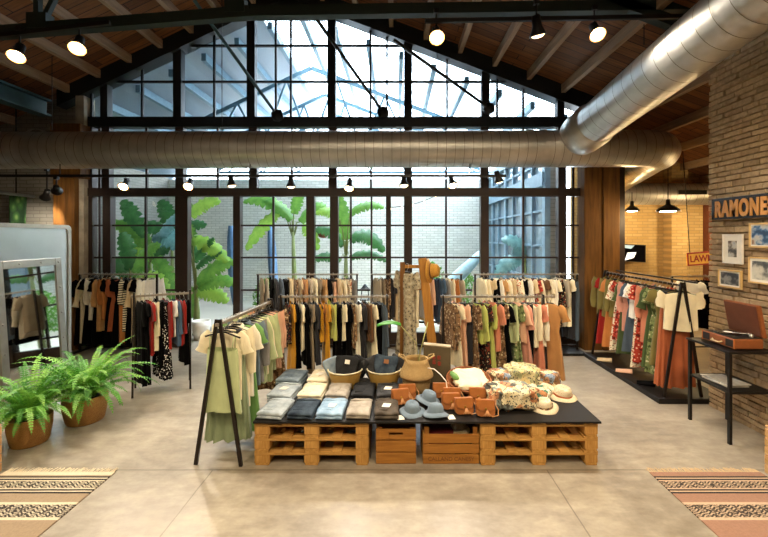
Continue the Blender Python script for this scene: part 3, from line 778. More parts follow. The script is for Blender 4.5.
def fill_x(items, Yr, zr, where, group, yaw0=22, span=6):
    rnd = random.Random(len(items) * 11 + int(Yr * 10))
    for i, it in enumerate(items):
        px, kind, col, L = it[:4]; pat = it[4] if len(it) > 4 else None; dyaw = it[5] if len(it) > 5 else None
        yaw = R(90 + (dyaw if dyaw is not None else yaw0 + rnd.uniform(-span, span) * .35))
        garment(kind, col, (XX(px, Yr), Yr, zr - .012), yaw, L, f"{describe(kind, col, L, pat)}, {ORD[i]} from the left on the {where}", group, W=.2, pat=pat, D=.0225)

def build_racks():
    # ---- B front rack behind the jeans
    Y, z = 5.72, 1.445
    rack_x(281, 387, Y, z, 'dark metal clothes rack standing behind the folded jeans', 'aframe')
    B = [(284.5, 'blouse', 'floral black', .62), (289.5, 'dress', 'mustard', 1.05), (294, 'dress', 'black', .95), (299.5, 't_shirt', 'cream', .72), (304, 'dress', 'black', .95),  # some dresses here made black to stand in for shaded gaps under the rail
         (309.5, 'dress', 'taupe', 1.05), (314.5, 'dress', 'charcoal', .9), (319.5, 'vest_top', 'mustard', .6), (325.5, 'dress', 'mustard', 1.05), (331.5, 'blouse', 'lime green', .55), (337, 'trousers', 'black', .98),
         (342.5, 't_shirt', 'cream', .58), (347.5, 'dress', 'black', .95), (351.5, 'blouse', 'floral brown', .68), (357, 'dress', 'ivory', .95), (363, 'dress', 'charcoal', 1.0),
         (368.5, 'blouse', 'brown', .6), (374, 'dress', 'cream', 1.0), (379, 'trousers', 'black', .95), (383.5, 'jacket', 'slate', .85)]
    B = [(287.5 + (q[0] - 284.5) * .945,) + q[1:] for q in B]
    fill_x(B, Y, z, 'rack behind the jeans', 'clothes on the rack behind the jeans')
    # ---- F front rack behind the scarves
    rack_x(443, 543, Y, z, 'dark metal clothes rack standing behind the printed scarves', 'aframe', ext=.17)
    Fi = [(447, 'blouse', 'floral brown', .7), (452.5, 'dress', 'cream', .98), (458.5, 'dress', 'peach', 1.02), (464, 'trousers', 'charcoal', .9), (470, 'dress', 'floral brown', 1.12),
          (476.5, 'blouse', 'lime green', .62), (482, 'dress', 'floral black', 1.1), (487.5, 'dress', 'lime green', 1.08), (493, 'shirt', 'coral', .72), (498.5, 'dress', 'floral brown', 1.1),
          (504, 'dress', 'black', .95), (509.5, 'blouse', 'pale green', .62), (515, 'dress', 'floral green', .95), (519.5, 'shirt', 'peach', .6), (524, 'dress', 'salmon', .95), (529, 'trousers', 'black', .9),
          (533.5, 'blouse', 'cream', .68), (538, 'dress', 'coral', 1.05), (541.5, 'blouse', 'ivory', .66), (549, 'dress', 'tan', 1.12)]
    Fi = [(450 + (q[0] - 447) * .92,) + q[1:] if q[0] < 545 else (550.5,) + q[1:] + (None, 35) for q in Fi]
    fill_x(Fi, Y, z, 'rack behind the scarves', 'clothes on the rack behind the scarves')
    # ---- C back rack, left of centre
    Y2, z2 = 8.02, 1.55
    rack_x(258, 357, Y2, z2, 'square metal clothes rack under the window behind the mustard dresses', 'square')
    cols = ['taupe', 'stone', 'black', 'charcoal', 'slate', 'black', 'sand', 'floral brown', 'beige', 'tan', 'stone', 'cream', 'taupe', 'camel', 'black', 'peach', 'beige', 'cream', 'floral cream', 'grey']
    kd = ['shirt', 'jacket', 'dress', 'jumper', 'blouse', 'trousers', 'shirt', 'blouse', 'dress', 'jumper']
    it = [(262 + i * 4.75, kd[i % 10], c, .8 + .1 * (i % 3)) for i, c in enumerate(cols)]
    fill_x(it, Y2, z2, 'window rack left of the stand', 'clothes on the window rack left of the valet stand', 26)
    # ---- D back rack, middle
    rack_x(372, 461, Y2, z2, 'square metal clothes rack under the window behind the valet stand', 'square')
    cols = ['stone', 'taupe', 'floral brown', 'charcoal', 'beige', 'slate', 'black', 'taupe', 'cream', 'grey', 'sand', 'peach', 'navy', 'denim blue', 'grey', 'cream', 'orange', 'stone']
    it = [(376 + i * 4.8, kd[(i * 3 + 1) % 10], c, .82 + .1 * (i % 3)) for i, c in enumerate(cols)]
    fill_x(it, Y2, z2, 'window rack behind the valet stand', 'clothes on the window rack behind the valet stand', 26)
    # ---- E back rack, right
    rack_x(475, 577, Y2, z2, 'square metal clothes rack at the right end of the window on a black base', 'square', base=True)
    cols = ['cream', 'cream', 'sand', 'black', 'ivory', 'camel', 'cream', 'beige', 'floral cream', 'cream', 'black', 'ivory', 'sand', 'floral red', 'cream', 'brown', 'cream', 'ivory', 'cream', 'floral black', 'stone', 'cream', 'charcoal', 'slate']
    kk = ['shirt', 'blouse', 'dress', 'jumper', 'shirt', 't_shirt', 'blouse', 'dress']
    it = [(480 + i * 4.0, kk[i % 8], c, (.78 + .1 * (i % 3)) if i < 18 else (1.0 if i < 22 else 1.25)) for i, c in enumerate(cols)]
    it[22] = (568.3, 'trousers', 'charcoal', 1.25); it[23] = (572.3, 'trousers', 'slate', 1.28)
    fill_x(it, Y2, z2, 'cream rack at the window', 'clothes on the cream rack at the window', 24)
    # ---- H back left
    rack_x(80, 157, Y2, z2, 'square metal clothes rack in the far left corner under the window', 'square')
    cols = ['black', 'cream', 'black', 'ivory', 'black', 'camel', 'orange', 'black', 'rust', 'black', 'orange', 'cream', 'black', 'beige', 'black', 'ivory', 'white']
    kk = ['dress', 'shirt', 'trousers', 'blouse', 'dress', 'shirt', 'blouse', 'dress']
    it = [(85.5 + i * 4.2, kk[i % 8] if c != 'black' else 'dress', c, (.88 + .22 * ((i * 2) % 3)) if c != 'black' else 1.36, 'stripe' if i in (11,) else None) for i, c in enumerate(cols)]
    it[-1] = (151.5, 'jacket', 'white', .7, None, -50)
    fill_x(it, Y2, z2, 'far left window rack', 'clothes on the far left window rack', -24)
    # ---- I black and red rack
    a, b = P(134, 297, 5.9), P(190, 293.5, 6.25)
    rack_y(a.x, a.y, b.x, b.y, 1.425, 'dark clothes rack with black and red clothes near the doorway', .22, True, False)
    it = [('dress', 'black', 1.27), ('dress', 'black', 1.25), ('shirt', 'red', .85), ('blouse', 'cream', .8), ('dress', 'black', 1.05), ('skirt', 'spotted black', 1.22), ('jumper', 'red', .8), ('t_shirt', 'white', .62), ('blouse', 'denim blue', .75), ('blouse', 'red', .75), ('dress', 'black', 1.05)]
    d = (b - a); ang = math.atan2(d.y, d.x)
    for i, (k, c, L) in enumerate(it):
        p = a + d * (.11 + .78 * i / (len(it) - 1))
        garment(k, c, (p.x, p.y, 1.425 - .012), ang + R(90 + 17), L, f"{describe(k, c, L, None)}, {ORD[i]} from the left on the black and red rack", 'clothes on the black and red rack', D=.024)
    # ---- A near left rack, rail runs away from the viewer
    xa, ya, xb, yb, zr = -1.79, 4.03, -1.70, 5.4, 1.42
    rack_y(xa, ya, xb, yb, zr, 'brown A-frame clothes rack of pale green clothes left of the pallet table', .235, True, False)
    it = [('camisole', 'pale green', .75, .02), ('t_shirt', 'cream', .66, .1), ('skirt', 'sage', .98, .19), ('blouse', 'cream', .74, .28), ('shirt', 'ivory', .68, .37), ('dress', 'leaf green', 1.02, .46), ('shirt', 'blue-grey', .64, .55),
          ('jumper', 'grey', .64, .64), ('blouse', 'pale green', .66, .73), ('blouse', 'cream', .6, .82), ('jumper', 'pale green', .7, .93), ('blouse', 'pale green', .62, 1.02), ('jumper', 'peach', .62, 1.13), ('blouse', 'peach', .66, 1.23), ('dress', 'floral brown', .9, 1.32)]
    for i, (k, c, L, dy) in enumerate(it):
        L = round(L * (1.18 if i < 2 else 1.27), 2)
        u = dy / (yb - ya); x = xa + (xb - xa) * u + (0 if i else .02)
        garment(k, c, (x, ya + dy + .03, zr - .012), R(-6 + (i % 3) * 3 - 3), L, f"{describe(k, c, L, None)}, {ORD[i]} from the near end on the pale green rack", 'clothes on the pale green rack', W=.225, D=.028)
    # ---- G right rack on the black platform
    x, ya, yb, zr = 4.0, 5.58, 7.62, 1.62
    t = thing('platform', 'low black display platform under the right-hand clothes rack', 'platform', (0, 0, 0))
    m = MB(); m.box(3.62, 4.6, 5.5, 7.75, 0, .07); m.build('slab', M['black'], t, bevel=.008)
    r = rack_y(x, ya, x, yb, zr - .07, 'dark A-frame clothes rack with a double rail on the black platform', .26, False, False); r.location.z = .07
    m = MB(); m.bar((.2, .0, zr - .03), (.2, yb - ya, zr - .03), .025, .025); m.build('rail', M['rack'], r)
    it = [('t_shirt', 'cream', .62, .05, -12), ('skirt', 'rust', 1.5, .16, -10), ('dress', 'olive', 1.2, .27, -30), ('dress', 'floral green', 1.35, .37, -30), ('dress', 'dark green', 1.3, .47, -32), ('blouse', 'coral', .95, .57, -30), ('dress', 'floral red', 1.3, .67, -30), ('dress', 'floral cream', 1.4, .77, -30),
          ('t_shirt', 'white', .62, .88, -32), ('dress', 'slate', 1.2, .98, -32), ('blouse', 'salmon', .9, 1.08, -32), ('dress', 'dark green', 1.3, 1.18, -32), ('dress', 'floral red', 1.1, 1.28, -32), ('dress', 'floral cream', 1.3, 1.38, -32), ('jacket', 'olive', .75, 1.5, -38), ('dress', 'orange', 1.3, 1.62, -32), ('jacket', 'olive', .78, 1.74, -38), ('dress', 'red', 1.3, 1.85, -32), ('jacket', 'olive', .8, 1.96, -38)]
    for i, (k, c, L, dy, yw) in enumerate(it):
        garment(k, c, (x - (.0 if i else 0), ya + dy, zr - .012), R(yw), L if k != 'skirt' else 1.44, f"{describe(k, c, L, None)}, {ORD[i]} from the near end on the platform rack", 'clothes on the platform rack', W=.235 if i > 1 else .25, D=.027)
    for i, (sx, sy, c, lab) in enumerate(((3.78, 6.05, 'black', 'pair of dark flat shoes on the black platform, nearest the front'), (3.76, 6.6, 'peach', 'pair of pale flat shoes midway along the black platform'), (3.75, 7.2, 'beige', 'pair of beige flat shoes at the far end of the black platform'))):
        t = thing('flat_shoes', lab, 'shoes', (sx, sy, .071), R(60), 'shoes on the black platform')
        for s in (-1, 1):
            m = MB(); rws = []
            for j in range(9):
                u = j / 8; hw = .038 * (math.sin(PI * (.1 + .82 * u)) ** .4) * (1.1 - .25 * abs(u - .65)); hh = .055 - .03 * u
                rws.append([(s * .05 + hw * math.cos(2 * PI * k / 12), -.12 + .24 * u, max(0, hh * .5 + hh * .5 * math.sin(2 * PI * k / 12))) for k in range(12)])
            m.rings(rws); m.f += [tuple(range(12))[::-1], tuple(range(8 * 12, 9 * 12))]; m.build('shoe', fabric(c), t, smooth=True)
    # ---- side room rack with black clothes
    rack_x(672, 742, 7.9, 1.52, 'dark clothes rack in the side room under the red-framed sign', 'square')
    for i, (px, k, c, L) in enumerate(((690, 't_shirt', 'white', .6), (695, 'jacket', 'black', .7), (700, 'dress', 'black', 1.0), (705, 'jacket', 'black', .8), (710, 'dress', 'charcoal', 1.0))):
        garment(k, c, (XX(px, 7.9), 7.9, 1.508), R(90 + 38), L, f"{describe(k, c, L, None)}, {ORD[i]} from the left on the side room rack", 'clothes in the side room', D=.03)
# ================================================================ the pallet table and what lies on it
TZ = .452
def blob(m, c, size, seed, amp=.15, n=20, e=.5, flat=True, freq=6.0, crease=0.0):
    c = Vector(c); rows = []
    for i in range(n // 2 + 1):
        ph = -PI / 2 + PI * i / (n // 2); r = []
        for j in range(n):
            t = 2 * PI * j / n
            cx, sx = math.cos(ph), math.sin(ph)
            f = lambda q: math.copysign(abs(q) ** e, q)
            p = Vector((f(cx) * f(math.cos(t)), f(cx) * f(math.sin(t)), f(sx)))
            p = Vector((p.x * size[0] / 2, p.y * size[1] / 2, p.z * size[2] / 2))
            q = noise.noise(p * freq + Vector((seed * 3.1, seed, 0)))
            q2 = noise.noise(p * freq * 2.7 + Vector((seed, seed * 2.3, 5)))
            p = p * (1 + amp * q + amp * .5 * q2)
            if crease: p = p * (1 - crease * .22 * max(0, 1 - 6 * abs(noise.noise(p * 7 + Vector((seed, 2, seed))))) - crease * .12 * max(0, 1 - 5 * abs(noise.noise(p * 15 + Vector((3, seed, 1))))))
            z = p.z + size[2] / 2
            r.append(c + Vector((p.x, p.y, max(0.0, z) if flat else z)))
        rows.append(r)
    m.rings(rows)
    return m
def pallet(x0, x1, z, label, rnd):
    w = x1 - x0; d = 1.18; y0 = 4.03
    t = thing('pallet', label, 'pallet', (x0, y0, z), group='pallets under the table')
    xs = [(0, .155), (w / 2 - .075, w / 2 + .075), (w - .13, w)]
    h = .143
    for i in range(5):
        c = .07 + i * (w - .14) / 4; m = MB(); hw = .07 if i in (0, 2, 4) else .05
        m.box(c - hw, c + hw, 0, d, h - .02, h); m.build('deck_board', M['pallet'], t, bevel=.002)
    for y in (0, d / 2 - .06, d - .12):
        m = MB(); m.box(0, w, y, y + .12, h - .042, h - .021); m.build('stringer_board', M['palletx'], t, bevel=.002)
        for a, b in xs:
            m = MB(); m.box(a, b, y + rnd.uniform(0, .006), y + .12, .021, h - .043); m.build('block', M['block'], t, bevel=.004)
    for a, b in xs:
        m = MB(); m.box(a + .01, b - .01, 0, d, 0, .02); m.build('bottom_board', M['pallet'], t, bevel=.002)

def crate(x0, x1, y0, y1, h, label, hole, low_front=False, name='wooden_crate'):
    t = thing(name, label, 'crate', ((x0 + x1) / 2, (y0 + y1) / 2, 0))
    w = (x1 - x0) / 2; d = (y1 - y0) / 2; n = 3
    fh = h * (.84 if low_front else 1)
    for i in range(n):
        za, zb = fh * i / n + .004, fh * (i + 1) / n - .008
        m = MB()
        if hole and i == n - 1:
            a = .07; zc = (za + zb) / 2 + .005
            m.box(-w, -a, -d, -d + .014, za, zb); m.box(a, w, -d, -d + .014, za, zb); m.box(-a, a, -d, -d + .014, za, zc - .012); m.box(-a, a, -d, -d + .014, zc + .012, zb)
        else: m.box(-w, w, -d, -d + .014, za, zb)
        m.build('slat', M['crate'], t, bevel=.003)
        for bx in ((-w, w, d - .014, d),):
            m = MB(); m.box(*bx, za, zb); m.build('slat', M['crate'], t, bevel=.003)
        for s in (-1, 1):
            m = MB(); m.box(min(s * w, s * (w - .014)), max(s * w, s * (w - .014)), -d + .016, d - .016, za, zb); m.build('slat', M['pallet'], t, bevel=.003)
    for sx in (-1, 1):
        for sy in (-1, 1):
            m = MB(); m.box(min(sx * (w - .016), sx * (w - .06)), max(sx * (w - .016), sx * (w - .06)), min(sy * (d - .016), sy * (d - .045)), max(sy * (d - .016), sy * (d - .045)), .002, h); m.build('post', M['crate'], t)
    m = MB(); m.box(-w + .016, w - .016, -d + .016, d - .016, .002, .014); m.build('bottom', M['crate'], t)
    return t

def denim(name, c1, c2):
    t = NT('denim_' + name); v = t.coord('Object')
    n = t.noise(v, 9, 4); n2 = t.noise(t.mapping(v, (60, 60, 60)), 5, 2)
    t.color(t.ramp(t.math('ADD', t.math('MULTIPLY', n, .75), t.math('MULTIPLY', n2, .25)), [(.35, c1), (.65, c2)])); t.set('Roughness', .85); t.set('Specular IOR Level', .2)
    t.bump(n2, .2, .003); return t.m
def folded_jeans(x, y, z, w, d, h, mat, label, tagged=False, tilt=0, rz=0, layers=2):
    t = thing('folded_jeans', label, 'jeans', (x, y, z), rz, 'folded jeans on the pallet table')
    rnd = random.Random(int(x * 100) + int(y * 77)); lh = h / layers
    for k in range(layers):
        m = MB(); n = 15; top = []
        z0 = k * lh; off = rnd.uniform(-.006, .006)
        prof = []                                     # rounded slab with the fold at the front
        for j in range(11):
            a = -PI / 2 - PI * j / 10
            prof.append((-d / 2 + lh / 2 * (math.cos(a)) + lh / 2 + off, z0 + lh / 2 + lh / 2 * math.sin(a)))
        back = [(-d / 2 + lh + (d - lh) * q / 7, z0 + lh) for q in range(1, 7)] + [(d / 2 + off, z0 + lh * .92), (d / 2 + off, z0 + lh * .08)]
        if prof[-1][1] < prof[0][1]: pass
        pr = prof[::-1] if prof[0][1] > prof[-1][1] else prof
        full = pr + back
        rows = []
        for i in range(n):
            u = i / (n - 1); xx = -w / 2 + w * u
            sag = 1 - .35 * abs(2 * u - 1) ** 6
            r = []
            for (yy, zz) in full:
                q = (noise.noise(Vector((xx * 9, yy * 9, k + x * 7))) * .014 + noise.noise(Vector((xx * 22, yy * 14, k + y * 7))) * .007) * (zz - z0) / lh
                r.append((xx + (.006 * math.sin(yy * 30 + k) if i in (0, n - 1) else 0), yy, z0 + (zz - z0) * sag + q))
            rows.append(r)
        m.rings(rows)
        nn = len(full); b = len(m.v) - nn * n
        m.f.append(tuple(range(b, b + nn))[::-1]); m.f.append(tuple(range(b + nn * (n - 1), b + nn * n)))
        o = m.build('folded_leg' if k < layers - 1 else 'seat_panel', mat, t, smooth=True)
    # pocket and waistband on the upper layer
    p = MB(); p.hexa([(-w * .34, -d * .3, h - .006), (w * .05, -d * .3, h - .006), (w * .1, d * .12, h - .006), (-w * .38, d * .12, h - .006), (-w * .33, -d * .29, h + .005), (w * .04, -d * .29, h + .005), (w * .09, d * .11, h + .005), (-w * .37, d * .11, h + .005)])
    p.build('back_pocket', mat, t, bevel=.003)
    p = MB(); p.tube([(-w * .47, d * .36, h - .008), (-w * .2, d * .33, h + .002), (w * .2, d * .34, h + .002), (w * .47, d * .38, h - .008)], .013, 8); p.build('waistband', mat, t, smooth=True)
    if tagged:
        c = MB(); c.hexa([(-.05, -.05, h + .006), (.03, -.065, h + .006), (.05, .02, h + .006), (-.03, .035, h + .006), (-.05, -.05, h + .009), (.03, -.065, h + .009), (.05, .02, h + .009), (-.03, .035, h + .009)])
        tag(c.build('price_tag', M['white'], t), 'white card price tag')
    if tilt: t.rotation_euler = (tilt, 0, rz)
    return t
def weave(name, c1, c2, sc=60, axis=2, rough=.8):
    t = NT(name); v = t.coord('Object')
    w = t.node('ShaderNodeTexWave', wave_type='BANDS', bands_direction='Z'); t.link(v, w.inputs['Vector']); w.inputs['Scale'].default_value = sc; w.inputs['Distortion'].default_value = 2; w.inputs['Detail Scale'].default_value = 3
    n = t.noise(v, 30)
    t.color(t.ramp(t.math('ADD', t.math('MULTIPLY', w.outputs['Fac'], .6), t.math('MULTIPLY', n, .4)), [(.2, c1), (.75, c2)])); t.set('Roughness', rough)
    t.bump(w.outputs['Fac'], .5, .006); return t.m

def leather_bag(x, y, rz, label, mats, lean=-.25, w=.2, h=.155):
    body, dark, strap = mats
    t = thing('leather_bag', label, 'bag', (x, y, TZ), rz, 'small tan leather bags')
    t.rotation_euler = (lean, 0, rz)
    def slab(hw_t, hw_b, z0, z1, y0, y1, n=10, rnd=.04):
        m = MB(); pts = []
        for (cx, cz, a0) in ((hw_b - rnd, z0 + rnd, -PI / 2), (hw_t - rnd * .4, z1 - rnd * .4, 0), (-hw_t + rnd * .4, z1 - rnd * .4, PI / 2), (-hw_b + rnd, z0 + rnd, PI)):
            rr = rnd if cz < (z0 + z1) / 2 else rnd * .4
            for k in range(5): pts.append((cx + rr * math.cos(a0 + PI / 2 * k / 4), cz + rr * math.sin(a0 + PI / 2 * k / 4)))
        m.rings([[(a * .94, y0, z0 + (b - z0) * .97) for a, b in pts], [(a, y0 + .012, b) for a, b in pts], [(a, y1 - .012, b) for a, b in pts], [(a * .94, y1, z0 + (b - z0) * .97) for a, b in pts]])
        k = len(pts); b = 0
        m.f.append(tuple(range(k))[::-1]); m.f.append(tuple(range(3 * k, 4 * k)))
        return m
    slab(w / 2 * .95, w / 2, 0, h, -.035, .035).build('pouch', body, t, smooth=False)
    slab(w / 2 * .97, w / 2 * .92, h * .38, h + .006, -.05, -.036, rnd=.045).build('flap', dark, t)
    m = MB(); m.box(-w / 2 * .95, w / 2 * .95, -.045, .034, h, h + .008); m.build('top_edge', dark, t, bevel=.004)
    m = MB(); m.lathe([(.0, -.008), (.011, -.006), (.011, .0)], (0, -.052, h * .5), (0, 1, 0), 12); m.build('stud', M['brass'], t)
    m = MB(); m.tube([(w / 2, 0, h * .8), (w / 2 + .03, -.02, h * .45), (w / 2 + .02, -.07, .02), (w / 2 - .05, -.1, .008)], .005, 6); m.build('strap', strap, t, smooth=True)
    m = MB()
    for k in range(6):
        a = k * .012 - .03; m.tube([(a * .2 + .01, -.053, h * .42), (a * .6 + .012, -.062, h * .2), (a * 1.6 + .015, -.085 - .004 * (k % 2), .012)], .0035, 5)
    m.build('tassel', strap, t, smooth=True)
def bucket_hat(x, y, z, rz, mat, band, label, tilt=(0, 0), name='bucket_hat', r=.137, crown=.085, group=None, brim=None):
    t = thing(name, label, 'hat', (x, y, z), rz, group); t.rotation_euler = (tilt[0], tilt[1], rz)
    rc = r * .6; n = 36; rows = []
    prof = [(r, .004), (r * .85, .018), (rc * 1.08, .036)]
    br = []
    for rr, h in prof:
        br.append([((rr + .006 * math.sin(3 * a + x * 9)) * math.cos(a), (rr + .006 * math.sin(3 * a + x * 9)) * math.sin(a), h + .008 * math.sin(2 * a + x * 5) * (rr / r) + .008 * (rr / r)) for a in [2 * PI * k / n for k in range(n)]])
    m = MB(); m.rings(br); m.build('brim', mat, t, smooth=True, solid=.004)
    m = MB(); cr = []
    for rr, h in ((rc * 1.06, .034), (rc, .055), (rc * .93, .034 + crown * .6), (rc * .8, .034 + crown * .9), (rc * .5, .034 + crown), (.002, .03 + crown)):
        cr.append([(rr * math.cos(a) * (1 + .03 * math.sin(2 * a)), rr * math.sin(a), h - .01 * (rr < rc * .6) * math.cos(a + 1)) for a in [2 * PI * k / n for k in range(n)]])
    m.rings(cr); m.build('crown', mat, t, smooth=True)
    if band:
        m = MB(); m.lathe([(rc * 1.075, .036), (rc * 1.04, .058), (rc * 1.03, .058)], n=n); m.build('hat_band', band, t, smooth=True)
    return t

def build_table():
    rnd = random.Random(3)
    M['brass'] = plain('brass', '#b08a3c', .35, .9)
    x0, x1 = XX(254, 4.02), XX(368.5, 4.02); x2, x3 = XX(480.5, 4.02), XX(598.5, 4.02)
    for side, (a, b) in (('left', (x0, x1)), ('right', (x2, x3))):
        for k, pos in enumerate(('bottom', 'middle', 'top')):
            where = 'below the folded jeans' if side == 'left' else 'below the printed scarves'
            pallet(a, b, k * .1435, f"{pos} pine pallet of the {side} stack, {where}", rnd)
    m = MB(); m.box(x0 - .005, x3 + .02, 4.0, 5.26, .432, TZ)
    tb = m.build('table_top', plain('black_board', '#171412', .5, 0, .1, 4, .25), None, loc=((x0 + x3) / 2, 4.63, .432), bevel=.002)
    tag(tb, 'long black board laid across the pallets as a display table top', 'table top')
    crate(XX(376, 4.06), XX(416, 4.06), 4.05, 4.5, .365, 'wooden slatted crate with a hand hole, under the table middle', True)
    xa, xb = XX(423, 4.06), XX(481.0, 4.06) - .02
    ct = crate(xa, xb, 4.05, 4.5, .37, 'wooden slatted crate with stencilled lower slat, next to the right pallets', False, True)
    tm = text_mesh('CALLAND CANESY', .055, .001, .0008); w = max(v[0] for v in tm.v)
    tm.xf(Matrix.Translation((-w * .5, -.2265, .035)) @ Matrix.Rotation(PI / 2, 4, 'X'))
    o = tm.build('stencil_lettering', plain('faded_stencil', '#7a4c1c', .8), ct)
    m = MB(); blob(m, (0, 0, 0), (.3, .25, .28), 3, .1); o = m.build('cloth_roll', fabric('wine'), None, smooth=True, loc=(0, 0, 0)); o.location = (xa + .2, 4.27, .02); tag(o, 'dark red cloth bundle inside the open crate', 'cloth')
    bucket_hat(xa + .4, 4.25, .245, .3, weave('pale_straw', '#b09a74', '#e0d0ac', 90), None, 'pale woven hat inside the open crate', name='straw_hat', r=.12)
    # slight support so the hat is not in mid-air
    m = MB(); blob(m, (0, 0, 0), (.22, .26, .235), 5, .06); o = m.build('cloth_roll', fabric('charcoal'), None, smooth=True); o.location = (xa + .42, 4.27, .015); tag(o, 'dark cloth bundle under the woven hat in the crate', 'cloth')
    # ---- jeans
    D = {'pale': denim('pale_grey_blue', '#8c98a2', '#c2ccd2'), 'dark': denim('dark_blue', '#1f2a3a', '#4a5866'), 'light': denim('light_blue', '#7a9aba', '#aac4dc'), 'grey': denim('warm_grey', '#8b8378', '#b8b0a4'),
         'brown': denim('brown_grey', '#3c3630', '#5f564c'), 'cream': denim('cream', '#d8ccb0', '#efe6d0'), 'black': denim('black', '#161719', '#2c2d30'), 'mid': denim('mid_blue', '#66788a', '#98a8b4'), 'char': denim('charcoal', '#2a2b2d', '#46474a')}
    cols = [(-1.27, ['pale', 'pale', 'mid'], .29), (-.97, ['dark', 'cream', 'cream'], .27), (-.675, ['light', 'grey'], .27), (-.385, ['grey', 'black'], .26), (-.10, ['brown', 'char'], .26)]
    cname = {'pale': 'pale grey-blue', 'dark': 'dark blue', 'light': 'light blue', 'grey': 'warm grey', 'brown': 'brown-grey', 'cream': 'cream', 'black': 'black', 'mid': 'mid blue', 'char': 'charcoal'}
    rows = ['front', 'second', 'back']; colw = ['leftmost', 'second', 'third', 'fourth', 'fifth']
    for ci, (x, mats, w) in enumerate(cols):
        for ri, k in enumerate(mats):
            y = 4.235 + ri * .405 - (.0 if ri < 2 else .0); d = .385
            lay = 2 if ri == 0 else 3
            folded_jeans(x - .02 * ri * (1 if ci == 0 else -.4), y, TZ + .001, w * (.90 + .04 * ((ci + ri) % 3)), d, .066 + .028 * ri, D[k], f"folded {cname[k]} jeans, {rows[ri]} row, {colw[ci]} pile from the left", (ci, ri) in ((0, 1), (2, 0), (1, 2), (4, 1), (4, 0)), 0, R((-7, -4, -3, -2, 1)[ci]), lay)
    for (x, y, ci) in ((-.66, 4.82, 0), (-.36, 4.82, 1)): pass
    # ---- enamel tubs with jeans
    tub_m = plain('tan_enamel', '#94753a', .35, .1, .1, 4); rim_m = plain('enamel_rim', '#d8cfae', .4)
    for i, (x, y, lab, cl) in enumerate(((XX(345, 4.95), 4.96, 'tan enamel tub holding blue and black jeans, left of the other tub', ('mid', 'black')), (XX(384, 4.95), 4.98, 'tan enamel tub holding dark jeans, beside the belly basket', ('char', 'dark')))):
        t = thing('enamel_tub', lab, 'tub', (x, y, TZ + .001), 0, 'enamel tubs')
        m = MB(); m.lathe([(.001, 0), (.155, 0), (.16, .01), (.21, .205), (.205, .21), (.155, .02), (.001, .015)], n=36); m.build('tub_wall', tub_m, t, smooth=True)
        m = MB()
        m.tube([(.21 * math.cos(2 * PI * k / 36), .21 * math.sin(2 * PI * k / 36), .21) for k in range(37)], .009, 8); m.build('rim', rim_m, t, smooth=True)
        for k, (dx, dy, ck, rz, rx, ry, w, h, L) in enumerate(((-.11, .03, 0, .5, -.2, -.3, .17, .25, 'left'), (.0, -.03, 1, -.1, -.35, .1, .24, .27, 'middle'), (.11, .05, 0 if i else 1, -.5, -.2, .35, .18, .26, 'right'))):
            jt = thing('folded_jeans', f"{cname[cl[ck]]} jeans stuffed in the tub {'left of the other tub' if i == 0 else 'beside the belly basket'}, {L} one of three", 'jeans', (x + dx, y + dy, TZ + .105), rz, 'jeans in the tubs')
            for q in range(2):
                m = MB(); blob(m, (0, 0, 0), (w, .05, h - q * .02), k + i * 3 + q, .1, 36, .28, False, 9, .3); m.v = [(vx * (1 + .35 * vz / h), vy + q * .045, vz) for vx, vy, vz in m.v]; m.build('folded_leg', D[cl[ck]], jt, smooth=True)
            jt.rotation_euler = (rx, ry, rz)
            if k == 1:
                m = MB(); m.box(-.025, .035, -.034, -.029, .17, .22)
                tag(m.build('price_tag' if i == 0 else 'leather_patch', M['white'] if i == 0 else plain('tan_patch', '#8a5a34', .7), jt), 'white card price tag' if i == 0 else 'tan leather patch')
    # ---- belly basket with its plant
    sea = weave('seagrass', '#8f7244', '#c4a46c', 70)
    bx, by = XX(416.5, 4.82), 4.84
    t = thing('belly_basket', 'round seagrass belly basket with two loop handles', 'basket', (bx, by, TZ + .001))
    m = MB(); m.lathe([(.001, 0), (.14, 0), (.16, .03), (.168, .1), (.17, .155), (.196, .165), (.205, .178), (.203, .2), (.185, .24), (.16, .29), (.146, .335), (.142, .385), (.131, .385), (.135, .335), (.15, .29), (.16, .2), (.14, .05), (.001, .03)], n=40); m.build('woven_body', sea, t, smooth=True)
    for s in (-1, 1):
        m = MB(); m.tube([(s * .13, -.05, .37), (s * .16, -.06, .4), (s * .21, -.03, .42), (s * .21, .03, .42), (s * .16, .06, .4), (s * .13, .05, .37)], .011, 8); m.build('handle', sea, t, smooth=True)
    p = thing('potted_plant', 'thin-stemmed plant with one broad green leaf standing in the belly basket', 'plant', (bx, by, TZ + .04))
    lf = plain('plant_leaf', '#3f8a2c', .4, 0, .2, 12)
    st = plain('plant_stem', '#9a9a5c', .6)
    m = MB(); top = P(428, 322, 4.84) - Vector((bx, by, TZ + .04)); m.tube([(0, 0, .0), (.02, 0, .2), (.04, 0, .4), top], .007, 6); m.build('stem', st, p, smooth=True)
    m = MB(); tip = P(377, 327, 4.8) - Vector((bx, by, TZ + .04)); root = P(401, 326, 4.84) - Vector((bx, by, TZ + .04))
    m.tube([(.025, 0, .3), (.0, 0, .52), root], .005, 6); m.build('stem', st, p, smooth=True)
    m = MB(); rws = []
    for i in range(11):
        u = i / 10; c = root.lerp(tip, u) + Vector((0, 0, .03 * math.sin(u * PI))); wd = .062 * math.sin(PI * min(1, u * .93 + .06)) ** .7
        rws.append([c + Vector((0, -wd, .01)), c + Vector((0, -wd * .5, .022)), c, c + Vector((0, wd * .5, .03)), c + Vector((0, wd, .03))])
    m.rings(rws, closed=False); m.build('leaf', lf, p, smooth=True, solid=.003)
    # white cord curling out of the basket
    m = MB(); a = P(431, 371, 4.62); b = P(447, 384, 4.55)
